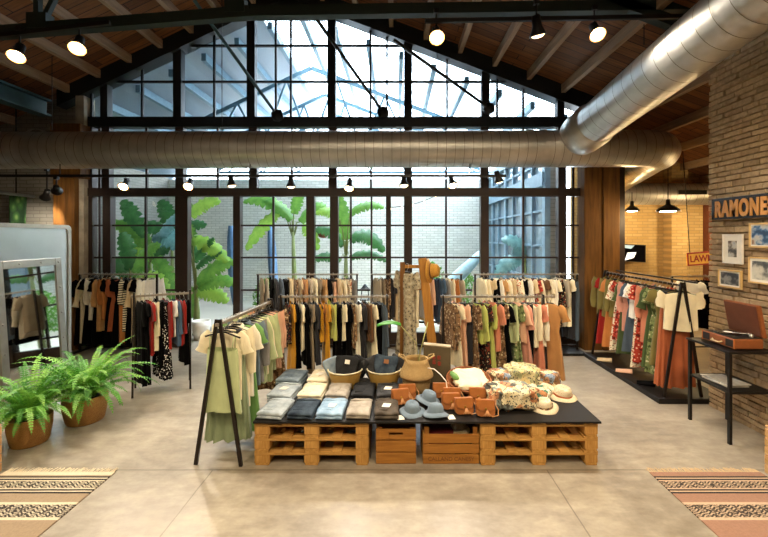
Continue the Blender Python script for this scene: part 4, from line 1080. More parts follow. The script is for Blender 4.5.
    pts = [P(428, 368, 4.68), P(434, 369, 4.62), P(440, 374, 4.55), P(446, 381, 4.5), P(449, 388, 4.46)]
    pts[-1].z = TZ + .006
    m.tube(pts, .006, 6); o = m.build('cord', M['white'], None, smooth=True, loc=pts[-1]); tag(o, 'thin white cord arching from the belly basket down to the table', 'cord')
    # ---- paper bag with red print
    bp = Vector((XX(437, 5.1), 5.08, TZ + .001)); t = thing('shopping_bag', 'tall grey-brown paper bag with small red characters', 'bag', bp, R(-8))
    w = .17; m = MB(); m.hexa([(-w, -.05, 0), (w, -.05, 0), (w, .05, 0), (-w, .05, 0), (-w, -.05, .49), (w, -.05, .47), (w, .05, .47), (-w, .05, .49)]); m.build('paper_body', plain('taupe_paper', '#5a4e38', .85), t)
    m = MB(); m.hexa([(-w - .002, -.053, .48), (w + .002, -.053, .46), (w + .002, .053, .46), (-w - .002, .053, .48), (-w - .002, -.053, .493), (w + .002, -.053, .473), (w + .002, .053, .473), (-w - .002, .053, .493)]); m.build('top_hem', plain('paper_hem', '#b3a58a', .8), t)
    red = plain('red_ink', '#a3221a', .6)
    for gx, gz_ in ((-.04, .33), (.025, .33), (-.035, .27), (.03, .255)):
        m = MB()
        for q in range(3): m.box(gx - .02, gx + .02, -.0525, -.0495, gz_ - .02 + q * .018, gz_ - .013 + q * .018)
        m.box(gx - .004, gx + .004, -.0525, -.0495, gz_ - .024, gz_ + .026); m.box(gx - .02, gx - .013, -.0525, -.0495, gz_ - .02, gz_ + .02)
        tag(m.build('red_character', red, t), 'small red printed character')
    # ---- stacked white cards behind the bowl
    for k in range(3):
        m = MB(); wd = .17 - .035 * k; m.box(-.0, wd, -.09, .09, 0, .047)
        o = m.build('card_box', M['white'], None, bevel=.003); o.location = (XX(455.5, 5.12), 5.14, TZ + .001 + k * .048); tag(o, f"{('lowest and widest', 'middle', 'topmost and smallest')[k]} of three stepped cream boxes behind the woven bowl", 'box', 'stepped cream boxes')
    # ---- shallow bowl of cream cloths
    t = thing('woven_bowl', 'shallow brown woven bowl tilted toward the front, full of cream cloth', 'bowl', (XX(468, 4.85), 4.83, TZ + .04)); t.rotation_euler = (R(14), 0, 0)
    bm_ = weave('brown_cane', '#6f3a1c', '#a8683a', 80)
    m = MB(); m.lathe([(.001, 0), (.16, 0), (.22, .045), (.265, .1), (.255, .105), (.2, .05), (.001, .02)], n=40); m.build('bowl_wall', bm_, t, smooth=True)
    m = MB(); m.tube([(.262 * math.cos(2 * PI * k / 36), .262 * math.sin(2 * PI * k / 36), .104) for k in range(37)], .013, 8); m.build('rim', bm_, t, smooth=True)
    o = MB(); blob(o, (0, 0, 0), (.42, .38, .07), 2, .16, 48, .6, False, 9, .7); c = o.build('folded_cloth', fabric('cream'), None, smooth=True); c.location = (XX(469, 4.8), 4.82, TZ + .115); c.rotation_euler = (R(14), 0, 0); tag(c, 'cream cloth heaped in the brown woven bowl', 'cloth')
    o = MB(); blob(o, (0, 0, 0), (.1, .16, .06), 8, .2, 30, .6, True, 9, .5); c = o.build('folded_cloth', fabric('leaf green'), None, smooth=True); c.location = (XX(453, 4.8), 4.8, TZ + .16); c.rotation_euler = (.2, .5, .3); tag(c, 'green cloth corner at the left of the woven bowl', 'cloth')
    # ---- leather bags
    lb = (plain('tan_leather', '#9a5a26', .5, 0, .18, 12), plain('tan_leather_flap', '#a9652c', .45, 0, .15, 10), plain('tan_leather_strap', '#b8814e', .5))
    for x, y, rz, lab in ((XX(409, 4.62) - .02, 4.56, .1, 'small tan leather bag at the back left, touching the belly basket'), (XX(406, 4.4) - .06, 4.42, .25, 'small tan leather bag behind the left bucket hat'),
                          (XX(441, 4.62), 4.6, 0, 'small tan leather bag behind the back bucket hat, by the paper bag'), (XX(452, 4.45), 4.45, -.05, 'small tan leather bag right of the back bucket hat, partly hidden'),
                          (XX(451, 4.3), 4.3, .05, 'small tan leather bag right of the bucket hats, above the white card'), (XX(478, 4.45), 4.46, -.08, 'small tan leather bag at the back right, below the woven bowl'),
                          (XX(464, 4.2), 4.18, .1, 'small tan leather bag in front with tassel, second from the scarves'), (XX(485, 4.15), 4.13, -.05, 'small tan leather bag at the front right with hanging tassel, by the scarves')):
        leather_bag(x, y, rz, lab, lb)
    # ---- bucket hats
    bh = fabric('blue-grey')
    bucket_hat(XX(412, 4.17), 4.2, TZ, .2, bh, None, 'grey-blue bucket hat at the front left of three', (R(6), 0), group='grey-blue bucket hats')
    bucket_hat(XX(428, 4.4) + .0, 4.42, TZ + .03, 1.2, bh, None, 'grey-blue bucket hat behind the other two', (R(14), 0), group='grey-blue bucket hats')
    bucket_hat(XX(436, 4.12), 4.15, TZ, 2.2, bh, None, 'grey-blue bucket hat at the front right of three', (R(4), R(4)), group='grey-blue bucket hats')
    for x, y, lab in ((XX(451, 4.1), 4.1, 'small white price card lying right of the bucket hats'), (XX(400.5, 4.1), 4.09, 'small white price card lying left of the bucket hats')):
        m = MB(); m.box(-.035, .035, -.05, .05, 0, .004); o = m.build('price_card', M['white'], None); o.location = (x, y, TZ + .001); o.rotation_euler = (0, 0, .15); tag(o, lab, 'price card')
    # ---- printed scarves
    def printm(name, cols, sc):
        t = NT(name); v = t.coord('Object'); vo = t.node('ShaderNodeTexVoronoi', feature='F1'); t.link(t.mapping(v, (1, 1, .6)), vo.inputs['Vector']); vo.inputs['Scale'].default_value = sc
        x, y, z = t.sep(vo.outputs['Color'])[:3]
        c1 = t.ramp(x, [(i / len(cols), c) for i, c in enumerate(cols)], 'CONSTANT')
        n = t.noise(v, 45, 2)
        c2 = t.mix(t.math('GREATER_THAN', n, .58), c1, C('#4a4a44'))
        t.color(c2); t.set('Roughness', .75); return t.m
    pa = printm('scarf_print_cream', ['#e8dcb8', '#d8c49a', '#4a4a42', '#c08a60', '#efe6cc', '#a86a44', '#dcd0ac', '#7a847e'], 16)
    pb = printm('scarf_print_green', ['#3a7458', '#e4d8b4', '#dcd0ac', '#d8c8a0', '#a8703c', '#efe6cc'], 14)
    pc = printm('scarf_print_rust', ['#b98a64', '#e4cfa0', '#a06a48', '#e8dcb4', '#8a9cb4', '#8a6444'], 15)
    pd = printm('scarf_print_sand', ['#dcc890', '#e8dcb4', '#d0c498', '#a8a880'], 12)
    for mat, px, y, size, rz, lab, sd, up in ((pa, 510, 4.40, (.52, .40, .23), .12, 'cream printed scarf bundle at the front, beside the leather bags', 1, 0), (pb, 538, 4.50, (.26, .3, .15), -.3, 'printed scarf bundle with a green patch, beside the straw hats', 2, 0),
                                      (pc, 499, 4.95, (.24, .3, .2), .3, 'rust printed scarf bundle at the back left, beside the woven bowl', 4, 0), (pd, 521, 4.98, (.4, .36, .25), .0, 'sand-coloured printed scarf bundle at the back', 5, 0), (pc, 547, 4.97, (.3, .3, .18), -.4, 'rust and blue printed scarf bundle at the back right', 7, 0)):
        m = MB(); blob(m, (0, 0, 0), size, sd, .2, 60, .4, True, 10, .5); o = m.build('printed_scarf', mat, None, smooth=True); o.location = (XX(px, y), y, TZ + .001); o.rotation_euler = (0, 0, rz); tag(o, lab, 'scarf', 'printed scarves on the table')
    sw = weave('straw', '#cdb58c', '#efe2c6', 95); bd = fabric('floral brown')
    bucket_hat(XX(544, 4.3), 4.3, TZ, .4, sw, bd, 'straw sun hat lying at the front right of the table', (R(3), R(-8)), 'straw_hat', .15, .075, 'straw sun hats')
    bucket_hat(XX(562, 4.62), 4.62, TZ, -.3, sw, fabric('rust'), 'straw sun hat with brown band, nearest the right edge of the table', (R(8), R(6)), 'straw_hat', .17, .09, 'straw sun hats')
    bucket_hat(XX(546, 4.66), 4.69, TZ, .9, sw, fabric('floral brown'), 'straw sun hat tucked between scarves and the banded straw hat', (R(16), R(-4)), 'straw_hat', .15, .085, 'straw sun hats')

def build_valet():
    Y = 5.62
    t = thing('valet_stand', 'tall honey-coloured wooden valet stand behind the pallet table', 'stand', (XX(424, Y), Y, 0))
    o = Vector((XX(424, Y), Y, 0)); q = lambda px, py, y=Y: P(px, py, y) - o
    m = MB(); a = q(422, 258); b = q(437, 398); b.z = 0; b.x = .2; b.y = -.02
    a.y -= .05; b.y -= .1; m.bar(a, b, .12, .035, (0, 1, 0)); m.build('post', M['valet'], t, bevel=.004)
    m = MB(); c = q(402.5, 262); m.bar(c, (c.x + .0, .0, 0), .07, .04, (0, 1, 0)); m.build('post', M['post'], t, bevel=.004)
    m = MB(); m.bar(q(400, 266.5), q(423, 266.5), .035, .045); m.build('rung', M['valet'], t, bevel=.004)
    m = MB(); m.bar(q(411, 288) + Vector((0, -.035, 0)), q(428, 288) + Vector((0, -.035, 0)), .03, .05); m.build('rung', M['valet'], t, bevel=.004)
    m = MB(); m.bar((-.35, 0, .3), (.2, 0, .3), .035, .045); m.build('rung', M['valet'], t, bevel=.004)
    garment('dress', 'floral grey', (XX(407, Y), Y + .0, ZZ(266.5, Y) + .0), R(-42), 1.35, 'long grey floral-print dress hanging from the wooden valet stand', None, W=.17, D=.05)
    h = bucket_hat(0, 0, 0, 0, weave('tan_straw', '#b8832c', '#dba54a', 95), fabric('brown'), 'tan straw hat hung on the tip of the wooden valet stand', name='straw_hat', r=.17, crown=.12)
    h.location = P(428, 271, Y - .02); h.rotation_euler = (0, R(84), R(-20))
# ================================================================ left side : mirrors and ferns
def build_left():
    # tall sheet-metal panel
    X = -5.28; t = thing('metal_panel', 'tall pale brushed-metal panel with rounded corner, behind the framed mirror', 'panel', (X, 5.6, 0), 0)
    y0, y1, h = -.75, .87, 2.49
    def rr(hw0, hw1, z0, z1, r):
        pts = []
        for cy, cz, a in ((hw1 - r, z0 + r, -PI / 2), (hw1 - r, z1 - r, 0), (hw0 + r, z1 - r, PI / 2), (hw0 + r, z0 + r, PI)):
            for k in range(7): pts.append((cy + r * math.cos(a + PI / 2 * k / 6), cz + r * math.sin(a + PI / 2 * k / 6)))
        return pts
    a = rr(y0, y1, .02, h, .07); b = rr(y0 + .06, y1 - .06, .08, h - .06, .06)
    m = MB(); n = len(a)
    m.rings([[(-.03, p, q) for p, q in a], [(.03, p, q) for p, q in a], [(.03, p, q) for p, q in b], [(.012, p, q) for p, q in b]]); m.build('frame', M['silver'], t, smooth=False)
    m = MB(); m.v = [(.013, p, q) for p, q in b] + [(-.02, p, q) for p, q in b]; m.f = [tuple(range(n)), tuple(range(n, 2 * n))[::-1]]; m.build('sheet', M['sheet'], t)
    # framed mirror leaning in front
    t = thing('standing_mirror', 'silver riveted-frame mirror leaning against the metal panel behind the ferns', 'mirror', (-4.92, 5.02, 0), 0)
    w, h, fw = 1.0, 1.99, .105
    f = lambda y, z, x=0: (x - .14 * z / h, y, z)
    for a, b, c, d, nm in ((0, fw, 0, h, 'frame_side'), (w - fw, w, 0, h, 'frame_side'), (fw, w - fw, h - fw, h, 'frame_rail'), (fw, w - fw, 0, fw, 'frame_rail')):
        m = MB(); m.hexa([f(a, c, -.03), f(a, c, .02), f(b, c, .02), f(b, c, -.03), f(a, d, -.03), f(a, d, .02), f(b, d, .02), f(b, d, -.03)]); m.build(nm, M['silver'], t, bevel=.006)
    m = MB(); m.add([f(fw, fw, .004), f(w - fw, fw, .004), f(w - fw, h - fw, .004), f(fw, h - fw, .004), f(fw, fw, -.02), f(w - fw, fw, -.02), f(w - fw, h - fw, -.02), f(fw, h - fw, -.02)], [(0, 1, 2, 3), (7, 6, 5, 4)]); m.build('mirror_glass', M['mirror'], t)
    for i in range(6):
        for y in (fw / 2, w - fw / 2): m = MB(); m.lathe([(.016, 0), (.012, .008), (.001, .011)], f(y, .06 + i * (h - .12) / 5, .02), (1, 0, 0), 10); m.build('rivet', M['silver'], t, smooth=True)
    for y in (w * .33, w * .66): m = MB(); m.lathe([(.016, 0), (.012, .008), (.001, .011)], f(y, h - fw / 2, .02), (1, 0, 0), 10); m.build('rivet', M['silver'], t, smooth=True)
    # hanging green banner in the aisle
    t = MB(); rws = []
    for i in range(9):
        u = i / 8; rws.append([(x, .02 * math.sin(x * 14 + u * 3), -1.0 * u) for x in [-.17 + .34 * k / 8 for k in range(9)]])
    t.rings(rws, closed=False); o = t.build('hanging_banner', fabric('floral green'), None, smooth=True, solid=.006); o.location = P(18, 196, 8.3); tag(o, 'green leaf-patterned banner hung high on the grey brick at far left', 'banner')
    o.data.materials[0] = leafprint()
    # ferns
    fern((-4.10, 4.48), .205, .30, 'nearer potted fern at the far left, in a woven basket pot', 11, 1.0, 92)
    fern((-3.90, 5.02), .24, .32, 'larger potted fern beside the mirror, in a wide woven basket pot', 23, 1.1, 98)
    # slatted crate stools cut by the picture edges
    for x0, x1, y0, lab in ((-4.3, -3.86, 3.52, 'pale wooden slatted crate at the left edge below the ferns'), (3.59, 4.05, 3.5, 'pale wooden slatted crate at the right edge beside the record table')):
        t = thing('crate_stool', lab, 'crate', ((x0 + x1) / 2, y0 + .2, 0)); w = (x1 - x0) / 2
        for k in range(5):
            m = MB(); z = .01 + k * .088; m.box(-w, w, -.2, -.185, z, z + .082); m.build('slat', M['stool'], t, bevel=.006)
            m = MB(); m.box(-w, w, .185, .2, z, z + .082); m.build('slat', M['stool'], t, bevel=.006)
            for s in (-1, 1):
                m = MB(); m.box(min(s * w, s * (w - .015)), max(s * w, s * (w - .015)), -.184, .184, z, z + .082); m.build('slat', M['stool'], t, bevel=.006)
        m = MB(); m.box(-w, w, -.2, .2, .452, .475); m.build('lid', M['stool'], t, bevel=.012)
        for sx in (-1, 1):
            for sy in (-1, 1):
                m = MB(); m.box(sx * (w - .035) - .018, sx * (w - .035) + .018, sy * .165 - .018, sy * .165 + .018, 0, .45); m.build('post', M['stool'], t)
def leafprint():
    t = NT('leaf_print'); v = t.coord('Object'); vo = t.node('ShaderNodeTexVoronoi', feature='F1'); t.link(t.mapping(v, (9, 9, 5), (0, .6, 0)), vo.inputs['Vector']); vo.inputs['Scale'].default_value = 1
    t.color(t.ramp(vo.outputs['Distance'], [(.1, '#7fa05a'), (.35, '#3f6a34'), (.7, '#203f24')])); t.set('Roughness', .8); return t.m
def frond(m, root, ang, L, up, droop, wd, rnd, face=1.0):
    """arching sword-fern frond: rachis with leaflet pairs"""
    pts = []; N = 26; p = Vector(root); el = up
    h = Vector((math.cos(ang), math.sin(ang), 0)); side = Vector((-h.y, h.x, 0))
    bend = rnd.uniform(-.25, .25)
    for i in range(N + 1):
        u = i / N; pts.append(p.copy())
        d = (h + side * bend * u).normalized() * math.cos(el) + Vector((0, 0, 1)) * math.sin(el)
        p = p + d * (L / N); el -= droop / N * (.6 + .9 * u)
    m.tube(pts, [.004 * (1 - .7 * i / N) for i in range(N + 1)], 4, False)
    for i in range(2, N):
        u = i / N; ll = wd * (math.sin(PI * min(1, .12 + u * .9)) ** .6) * rnd.uniform(.85, 1.1)
        d = (pts[i + 1] - pts[i]).normalized(); s = d.cross(Vector((0, 0, 1)))
        if s.length < .1: s = side.copy()
        s.normalize(); nrm = s.cross(d)
        for sg in (-1, 1):
            for half in (0,):
                b = pts[i].lerp(pts[i + 1], half) ; v = (s * sg + d * .35 + nrm * rnd.uniform(-.1, .25)).normalized()
                tip = b + v * ll + Vector((0, 0, -ll * .18)); mid = b + v * ll * .5 + nrm * ll * .06
                bw = L / N * .36
                m.add([b - d * bw * .7, mid - d * bw, tip, mid + d * bw, b + d * bw * .7], [(0, 1, 2, 3, 4)])
def fern(xy, r, h, label, seed, s, nf):
    rnd = random.Random(seed)
    t = thing('potted_fern', label, 'fern', (xy[0], xy[1], 0), 0, 'potted ferns')
    pm = M.setdefault('fernpot', weave('basket_pot', '#8a5a2c', '#c2904e', 60))
    m = MB(); m.lathe([(.001, 0), (r * .78, 0), (r * .84, .02), (r * .98, h * .6), (r, h), (r * .94, h + .004), (r * .9, h - .02), (.001, h - .04)], n=32); m.build('pot', pm, t, smooth=True)
    m = MB(); m.lathe([(r * .9, h - .03), (.001, h - .02)], n=24); m.build('soil', plain('potting_soil', '#2c2118', .95) if 'soil' not in M else M['soil'], t)
    gm = [M.setdefault('fern%d' % k, leafm('fern_green_%d' % k, c)) for k, c in enumerate((('#3f8a26', '#7dbb45'), ('#4f9a30', '#9ccc58'), ('#2f7422', '#62a63c')))]
    for k in range(nf):
        a = 2 * PI * k * .381966 * 1.618 + rnd.uniform(-.2, .2) + k * .7
        up = rnd.uniform(.7, 1.5)
        L = rnd.uniform(.55, .9) * s * (.75 + .25 * up / 1.5)
        m = MB(); rr = r * .5 * rnd.random()
        frond(m, (math.cos(a) * rr, math.sin(a) * rr, h - .02), a, L, up, rnd.uniform(1.3, 2.3), .05 * s, rnd)
        m.build('frond', gm[k % 3], t)
def leafm(name, c, rough=.45, trans=.25):
    t = NT(name); v = t.coord('Object'); t.color(t.ramp(t.noise(v, 6), [(.3, c[0]), (.7, c[1])])); t.set('Roughness', rough)
    # thin leaf : some light passes through
    tr = t.node('ShaderNodeBsdfTranslucent'); tr.inputs[0].default_value = C(c[1]); mx = t.node('ShaderNodeMixShader'); mx.inputs[0].default_value = trans
    t.link(t.b.outputs[0], mx.inputs[1]); t.link(tr.outputs[0], mx.inputs[2]); t.link(mx.outputs[0], t.out.inputs[0]); return t.m

# ================================================================ patio plants
def banana_leaf(m, p0, p1, sag, w, rnd, face):
    """broad pleated blade from p0 to p1 bowed by sag; face = blade normal hint"""
    N = 26; p0 = Vector(p0); p1 = Vector(p1); mid = (p0 + p1) / 2 + Vector(sag); rws = []
    for i in range(N + 1):
        u = i / N; c = p0 * (1 - u) ** 2 + mid * 2 * u * (1 - u) + p1 * u * u
        d = ((mid - p0) * (1 - u) + (p1 - mid) * u).normalized()
        s = d.cross(Vector(face)).normalized(); nn = s.cross(d)
        wd = (1 - .3 * (i % 4 == 3)) * w * max(.03, math.sin(PI * min(1, .1 + .88 * u)) ** .55) * (1 + .1 * math.sin(i * 2.1 + rnd.random()))
        pl = .018 * (1 if i % 2 else -1)
        rws.append([c - s * wd - nn * wd * .28 + nn * pl, c - s * wd * .5 + nn * (pl * .6 - wd * .04), c + nn * .012, c + s * wd * .5 + nn * (pl * .6 - wd * .04), c + s * wd - nn * wd * .28 + nn * pl])
    m.rings(rws, closed=False)
def banana(label, base, stem_top, leaves, mats, seed, group='broad-leaved plants on the patio'):
    rnd = random.Random(seed); b = Vector(base)
    t = thing('banana_plant', label, 'plant', b, 0, group)
    st = Vector(stem_top) - b
    m = MB(); m.tube([(0, 0, 0), st * .5 + Vector((.02, 0, 0)), st], [.085, .07, .04], 10); m.build('stem', M['bstem'], t, smooth=True)
    for i, (p0, p1, sag, w, mi) in enumerate(leaves):
        p0 = Vector(p0) - b; p1 = Vector(p1) - b
        m = MB(); banana_leaf(m, p0, p1, sag, w, rnd, (rnd.uniform(-.2, .2), -.75, .55)); o = m.build('leaf', mats[mi], t, smooth=True)
        m = MB(); m.tube([st * .92, st.lerp(p0, .5) + Vector((0, 0, .12)), p0, p0.lerp(p1, .2)], [.022, .018, .015, .008], 6); m.build('leaf_stalk', M['bstem'], t, smooth=True)
def build_patio_things():
    M['bstem'] = plain('plant_trunk', '#7f8a4e', .6, 0, .2, 4)
    lg = leafm('banana_bright', ('#5f9a34', '#a4cc58'), .35, .35); dg = leafm('banana_dark', ('#2c5a34', '#4f8a4a'), .35, .25); bg = leafm('banana_blue_green', ('#4a7f80', '#86b4b4'), .3, .25); md = leafm('banana_mid', ('#3f7f34', '#7fb04e'), .35, .3)
    mats = [lg, md, dg, bg]
    Y = 10.7; L = lambda a, b, c, d, sag, w, mi: (P(a, b, Y), P(c, d, Y), sag, w * 1.15, mi)
    banana('broad-leaved plant behind the leftmost window bay', (XX(150, Y), Y, 0), P(150, 262, Y), [
        L(150, 250, 112, 222, (0, 0, .35), .22, 1), L(152, 240, 184, 252, (0, 0, .5), .26, 3), L(150, 262, 118, 290, (0, 0, .3), .24, 1), L(146, 250, 116, 268, (0, 0, .45), .25, 0),
        L(155, 258, 172, 310, (.1, 0, .3), .22, 1), L(158, 240, 178, 215, (0, 0, .2), .24, 3), L(140, 240, 122, 200, (0, 0, .2), .22, 2), L(150, 270, 140, 318, (0, 0, .1), .22, 2)], mats, 1)
    Y = 9.2
    banana('low broad-leaved plant at the foot of the leftmost window bay', (XX(128, Y), Y, 0), P(130, 285, Y), [
        L(126, 278, 108, 262, (0, 0, .3), .2, 2), L(132, 272, 160, 246, (0, 0, .35), .2, 1), L(128, 280, 110, 300, (0, 0, .3), .2, 2), L(134, 282, 168, 290, (0, 0, .35), .2, 0), L(130, 270, 122, 232, (0, 0, .2), .17, 2), L(136, 290, 174, 322, (0, 0, .3), .18, 1)], mats, 11)
    Y = 12.7
    banana('dark broad-leaved plant far back in the left corner of the patio', (XX(172, Y), Y, 0), P(172, 250, Y), [
        L(170, 240, 138, 226, (0, 0, .4), .26, 2), L(174, 238, 206, 226, (0, 0, .4), .24, 2), L(172, 236, 160, 200, (0, 0, .3), .24, 2), L(174, 236, 192, 204, (0, 0, .3), .22, 1), L(170, 250, 146, 262, (0, 0, .3), .22, 2), L(176, 250, 204, 258, (0, 0, .3), .22, 2)], mats, 12)
    Y = 9.4
    banana('bright broad-leaved plant seen through the open doorway', (XX(196, Y), Y, 0), P(196, 290, Y), [
        L(190, 216, 220, 203, (0, 0, .32), .19, 0), L(188, 238, 229, 263, (0, 0, .25), .17, 0), L(196, 284, 236, 262, (0, 0, .3), .19, 1), L(198, 288, 238, 285, (0, 0, .3), .17, 1), L(196, 268, 222, 252, (0, 0, .15), .12, 2),
        L(194, 288, 192, 318, (-.1, 0, .1), .15, 1), L(196, 292, 228, 302, (0, 0, .2), .18, 0), L(194, 262, 214, 238, (0, 0, .1), .12, 2), L(190, 250, 186, 222, (0, 0, .1), .16, 1)], mats, 2)
    Y = 11.4
    banana('tall broad-leaved plant behind the second window bay with a bare trunk', (XX(294, Y), Y, 0), P(293, 232, Y), [
        L(286, 214, 243, 202, (0, 0, .45), .2, 1), L(280, 212, 246, 250, (0, 0, .35), .2, 0), L(292, 220, 262, 200, (0, 0, .3), .18, 1), L(300, 222, 326, 206, (0, 0, .35), .2, 1), L(302, 226, 318, 250, (0, 0, .35), .18, 0), L(294, 214, 300, 190, (0, 0, .1), .16, 1)], mats, 3)
    m = MB(); blob(m, (0, 0, 0), (.3, .25, .34), 3, .15, 16, .8, False); o = m.build('banana_flower', plain('flower_brown_red', '#7a4028', .7), bpy.data.objects['banana_plant.004'], smooth=True); o.location = P(323, 232, Y) - bpy.data.objects['banana_plant.004'].location - Vector((0, 0, .17))
    Y = 9.7
    banana('dark-leaved tall plant behind the middle window bays', (XX(344, Y), Y, 0), P(346, 255, Y), [
        L(350, 240, 384, 252, (0, 0, .5), .19, 2), L(344, 246, 312, 232, (0, 0, .42), .14, 2), L(346, 240, 340, 196, (0, 0, .1), .16, 1), L(350, 214, 384, 208, (0, 0, .3), .14, 1), L(340, 262, 312, 262, (0, 0, .3), .13, 2), L(350, 258, 388, 262, (0, 0, .3), .12, 2), L(340, 220, 316, 214, (0, 0, .3), .15, 0)], mats, 4)
    Y = 10.4
    banana('blue-green broad-leaved plant behind the right-hand window bay', (XX(526, Y), Y, 0), P(524, 262, Y), [
        L(530, 252, 502, 241, (0, 0, .3), .2, 3), L(528, 254, 560, 258, (0, 0, .3), .17, 3), L(522, 262, 496, 276, (0, 0, .35), .2, 3), L(530, 262, 556, 270, (0, 0, .3), .18, 2), L(520, 260, 515, 246, (0, 0, .1), .14, 3)], mats, 5)
    # shrubs
    for px, Yv, r, h, lab, sd in ((432, 12.5, .5, 1.5, 'fluffy green shrub against the pale patio wall', 3), (462, 12.9, .6, 1.2, 'low green shrub behind the closed parasol', 5), (268, 12.6, .5, 1.0, 'low green shrub by the back patio wall at left', 8)):
        t = thing('shrub', lab, 'shrub', (XX(px, Yv), Yv, 0), 0, 'patio shrubs'); rnd = random.Random(sd); m = MB()
        for k in range(700):
            a = rnd.uniform(0, 6.28); q = r * rnd.random() ** .5; z = h * rnd.uniform(.1, 1); q *= math.sin(PI * min(1, .15 + z / h * .85)) ** .5
            c = Vector((q * math.cos(a), q * math.sin(a), z)); u = Vector((rnd.uniform(-1, 1), rnd.uniform(-1, 1), rnd.uniform(-1, 1))).normalized() * .06; v = u.cross(Vector((rnd.random(), rnd.random(), .3))).normalized() * .03
            m.add([c - u, c + v, c + u, c - v], [(0, 1, 2, 3)])
        m.build('foliage', mats[1], t); m = MB()
        for k in range(5): m.tube([(0, 0, 0), (rnd.uniform(-r, r) * .6, rnd.uniform(-r, r) * .6, h * .8)], .012, 5)
        m.build('stem', M['bstem'], t)
    # closed pale blue parasol leaning over
    a, b = P(452, 283, 10.9), P(481, 254, 10.9); d = b - a
    foot = a - d * ((a.z - .0) / d.z) * 1.0
    foot.z = .02
    t = thing('closed_parasol', 'closed pale blue parasol leaning behind the right-hand racks', 'parasol', foot)
    m = MB(); m.tube([(0, 0, 0), b + d * .25 - foot], .025, 8); m.build('pole', M['white'], t)
    m = MB(); pts = [a - d * .5 - foot, a - foot, a + d * .5 - foot, b - foot, b + d * .12 - foot]; m.tube(pts, [.17, .19, .16, .11, .03], 14); m.build('canopy', M['paleblue'], t, smooth=True)
    # leaning blue boards by the back wall
    for px, lab, w in ((233.5, 'tall blue board leaning on the patio back wall beside the doorway post', .2), (273, 'second tall blue board leaning on the patio back wall, behind the window bay', .16)):
        Yb = 13.6; base = Vector((XX(px + 2, Yb), Yb, .0)); t = MB(); top = P(px - 3, 226, 14.4) - base; top.y = .85; rw = []
        for i in range(13):
            u = i / 12; c = top * u; q = w * (max(.02, math.sin(PI * (.08 + .84 * u))) ** .5)
            rw.append([c + Vector((-q, 0, 0)), c + Vector((0, -.03, 0)), c + Vector((q, 0, 0)), c + Vector((0, .03, 0))])
        t.rings(rw); o = t.build('leaning_board', plain('blue_board_%d' % px, '#6f92b8', .4), None, smooth=True, loc=(0, 0, 0)); o.location = base + Vector((0, 0, .01)); tag(o, lab, 'board')
    # white planter beside the doorway
    t = thing('white_planter', 'white round planter just outside the open doorway', 'planter', (XX(201, 9.0), 9.0, 0))
    m = MB(); m.lathe([(.001, 0), (.14, 0), (.2, .3), (.2, .42), (.17, .42), (.15, .3), (.001, .28)], n=28); m.build('pot', M['white'], t, smooth=True)
    # lantern between the racks
    t = thing('lantern', 'small dark lantern on the patio, seen between two window racks', 'lantern', P(365, 296, 9.2) * 1.0); t.location.z = 0
    zb = ZZ(300, 9.2)
    m = MB(); m.box(-.02, .02, -.02, .02, 0, zb); m.box(-.13, .13, -.13, .13, 0, .03); m.build('post', M['black'], t)
    m = MB()
    for sx in (-1, 1):
        for sy in (-1, 1): m.bar((sx * .09, sy * .09, zb), (sx * .07, sy * .07, zb + .24), .012, .012)
    m.box(-.11, .11, -.11, .11, zb, zb + .02); m.lathe([(.12, .24), (.06, .31), (.02, .36), (.001, .37)], (0, 0, zb), n=12); m.build('cage', M['black'], t)
    # string of bulbs on the patio
    t = thing('string_lights', 'drooping string of small bulbs across the patio', 'string lights', P(385, 208, 13.5)); m = MB(); o0 = P(385, 208, 13.5)
    pts = []
    for i in range(17):
        u = i / 16; p = P(385 + 90 * u, 208 - 40 * u, 13.5) - o0; p.z -= .35 * math.sin(PI * u); pts.append(p)
    m.tube(pts, .012, 5); m.build('cable', M['black'], t)
    for p in pts[1:-1:2]:
        m = MB(); m.lathe([(.001, -.09), (.03, -.06), (.02, -.01), (.001, 0)], p, n=8); m.build('bulb', M['bulbdim'], t)

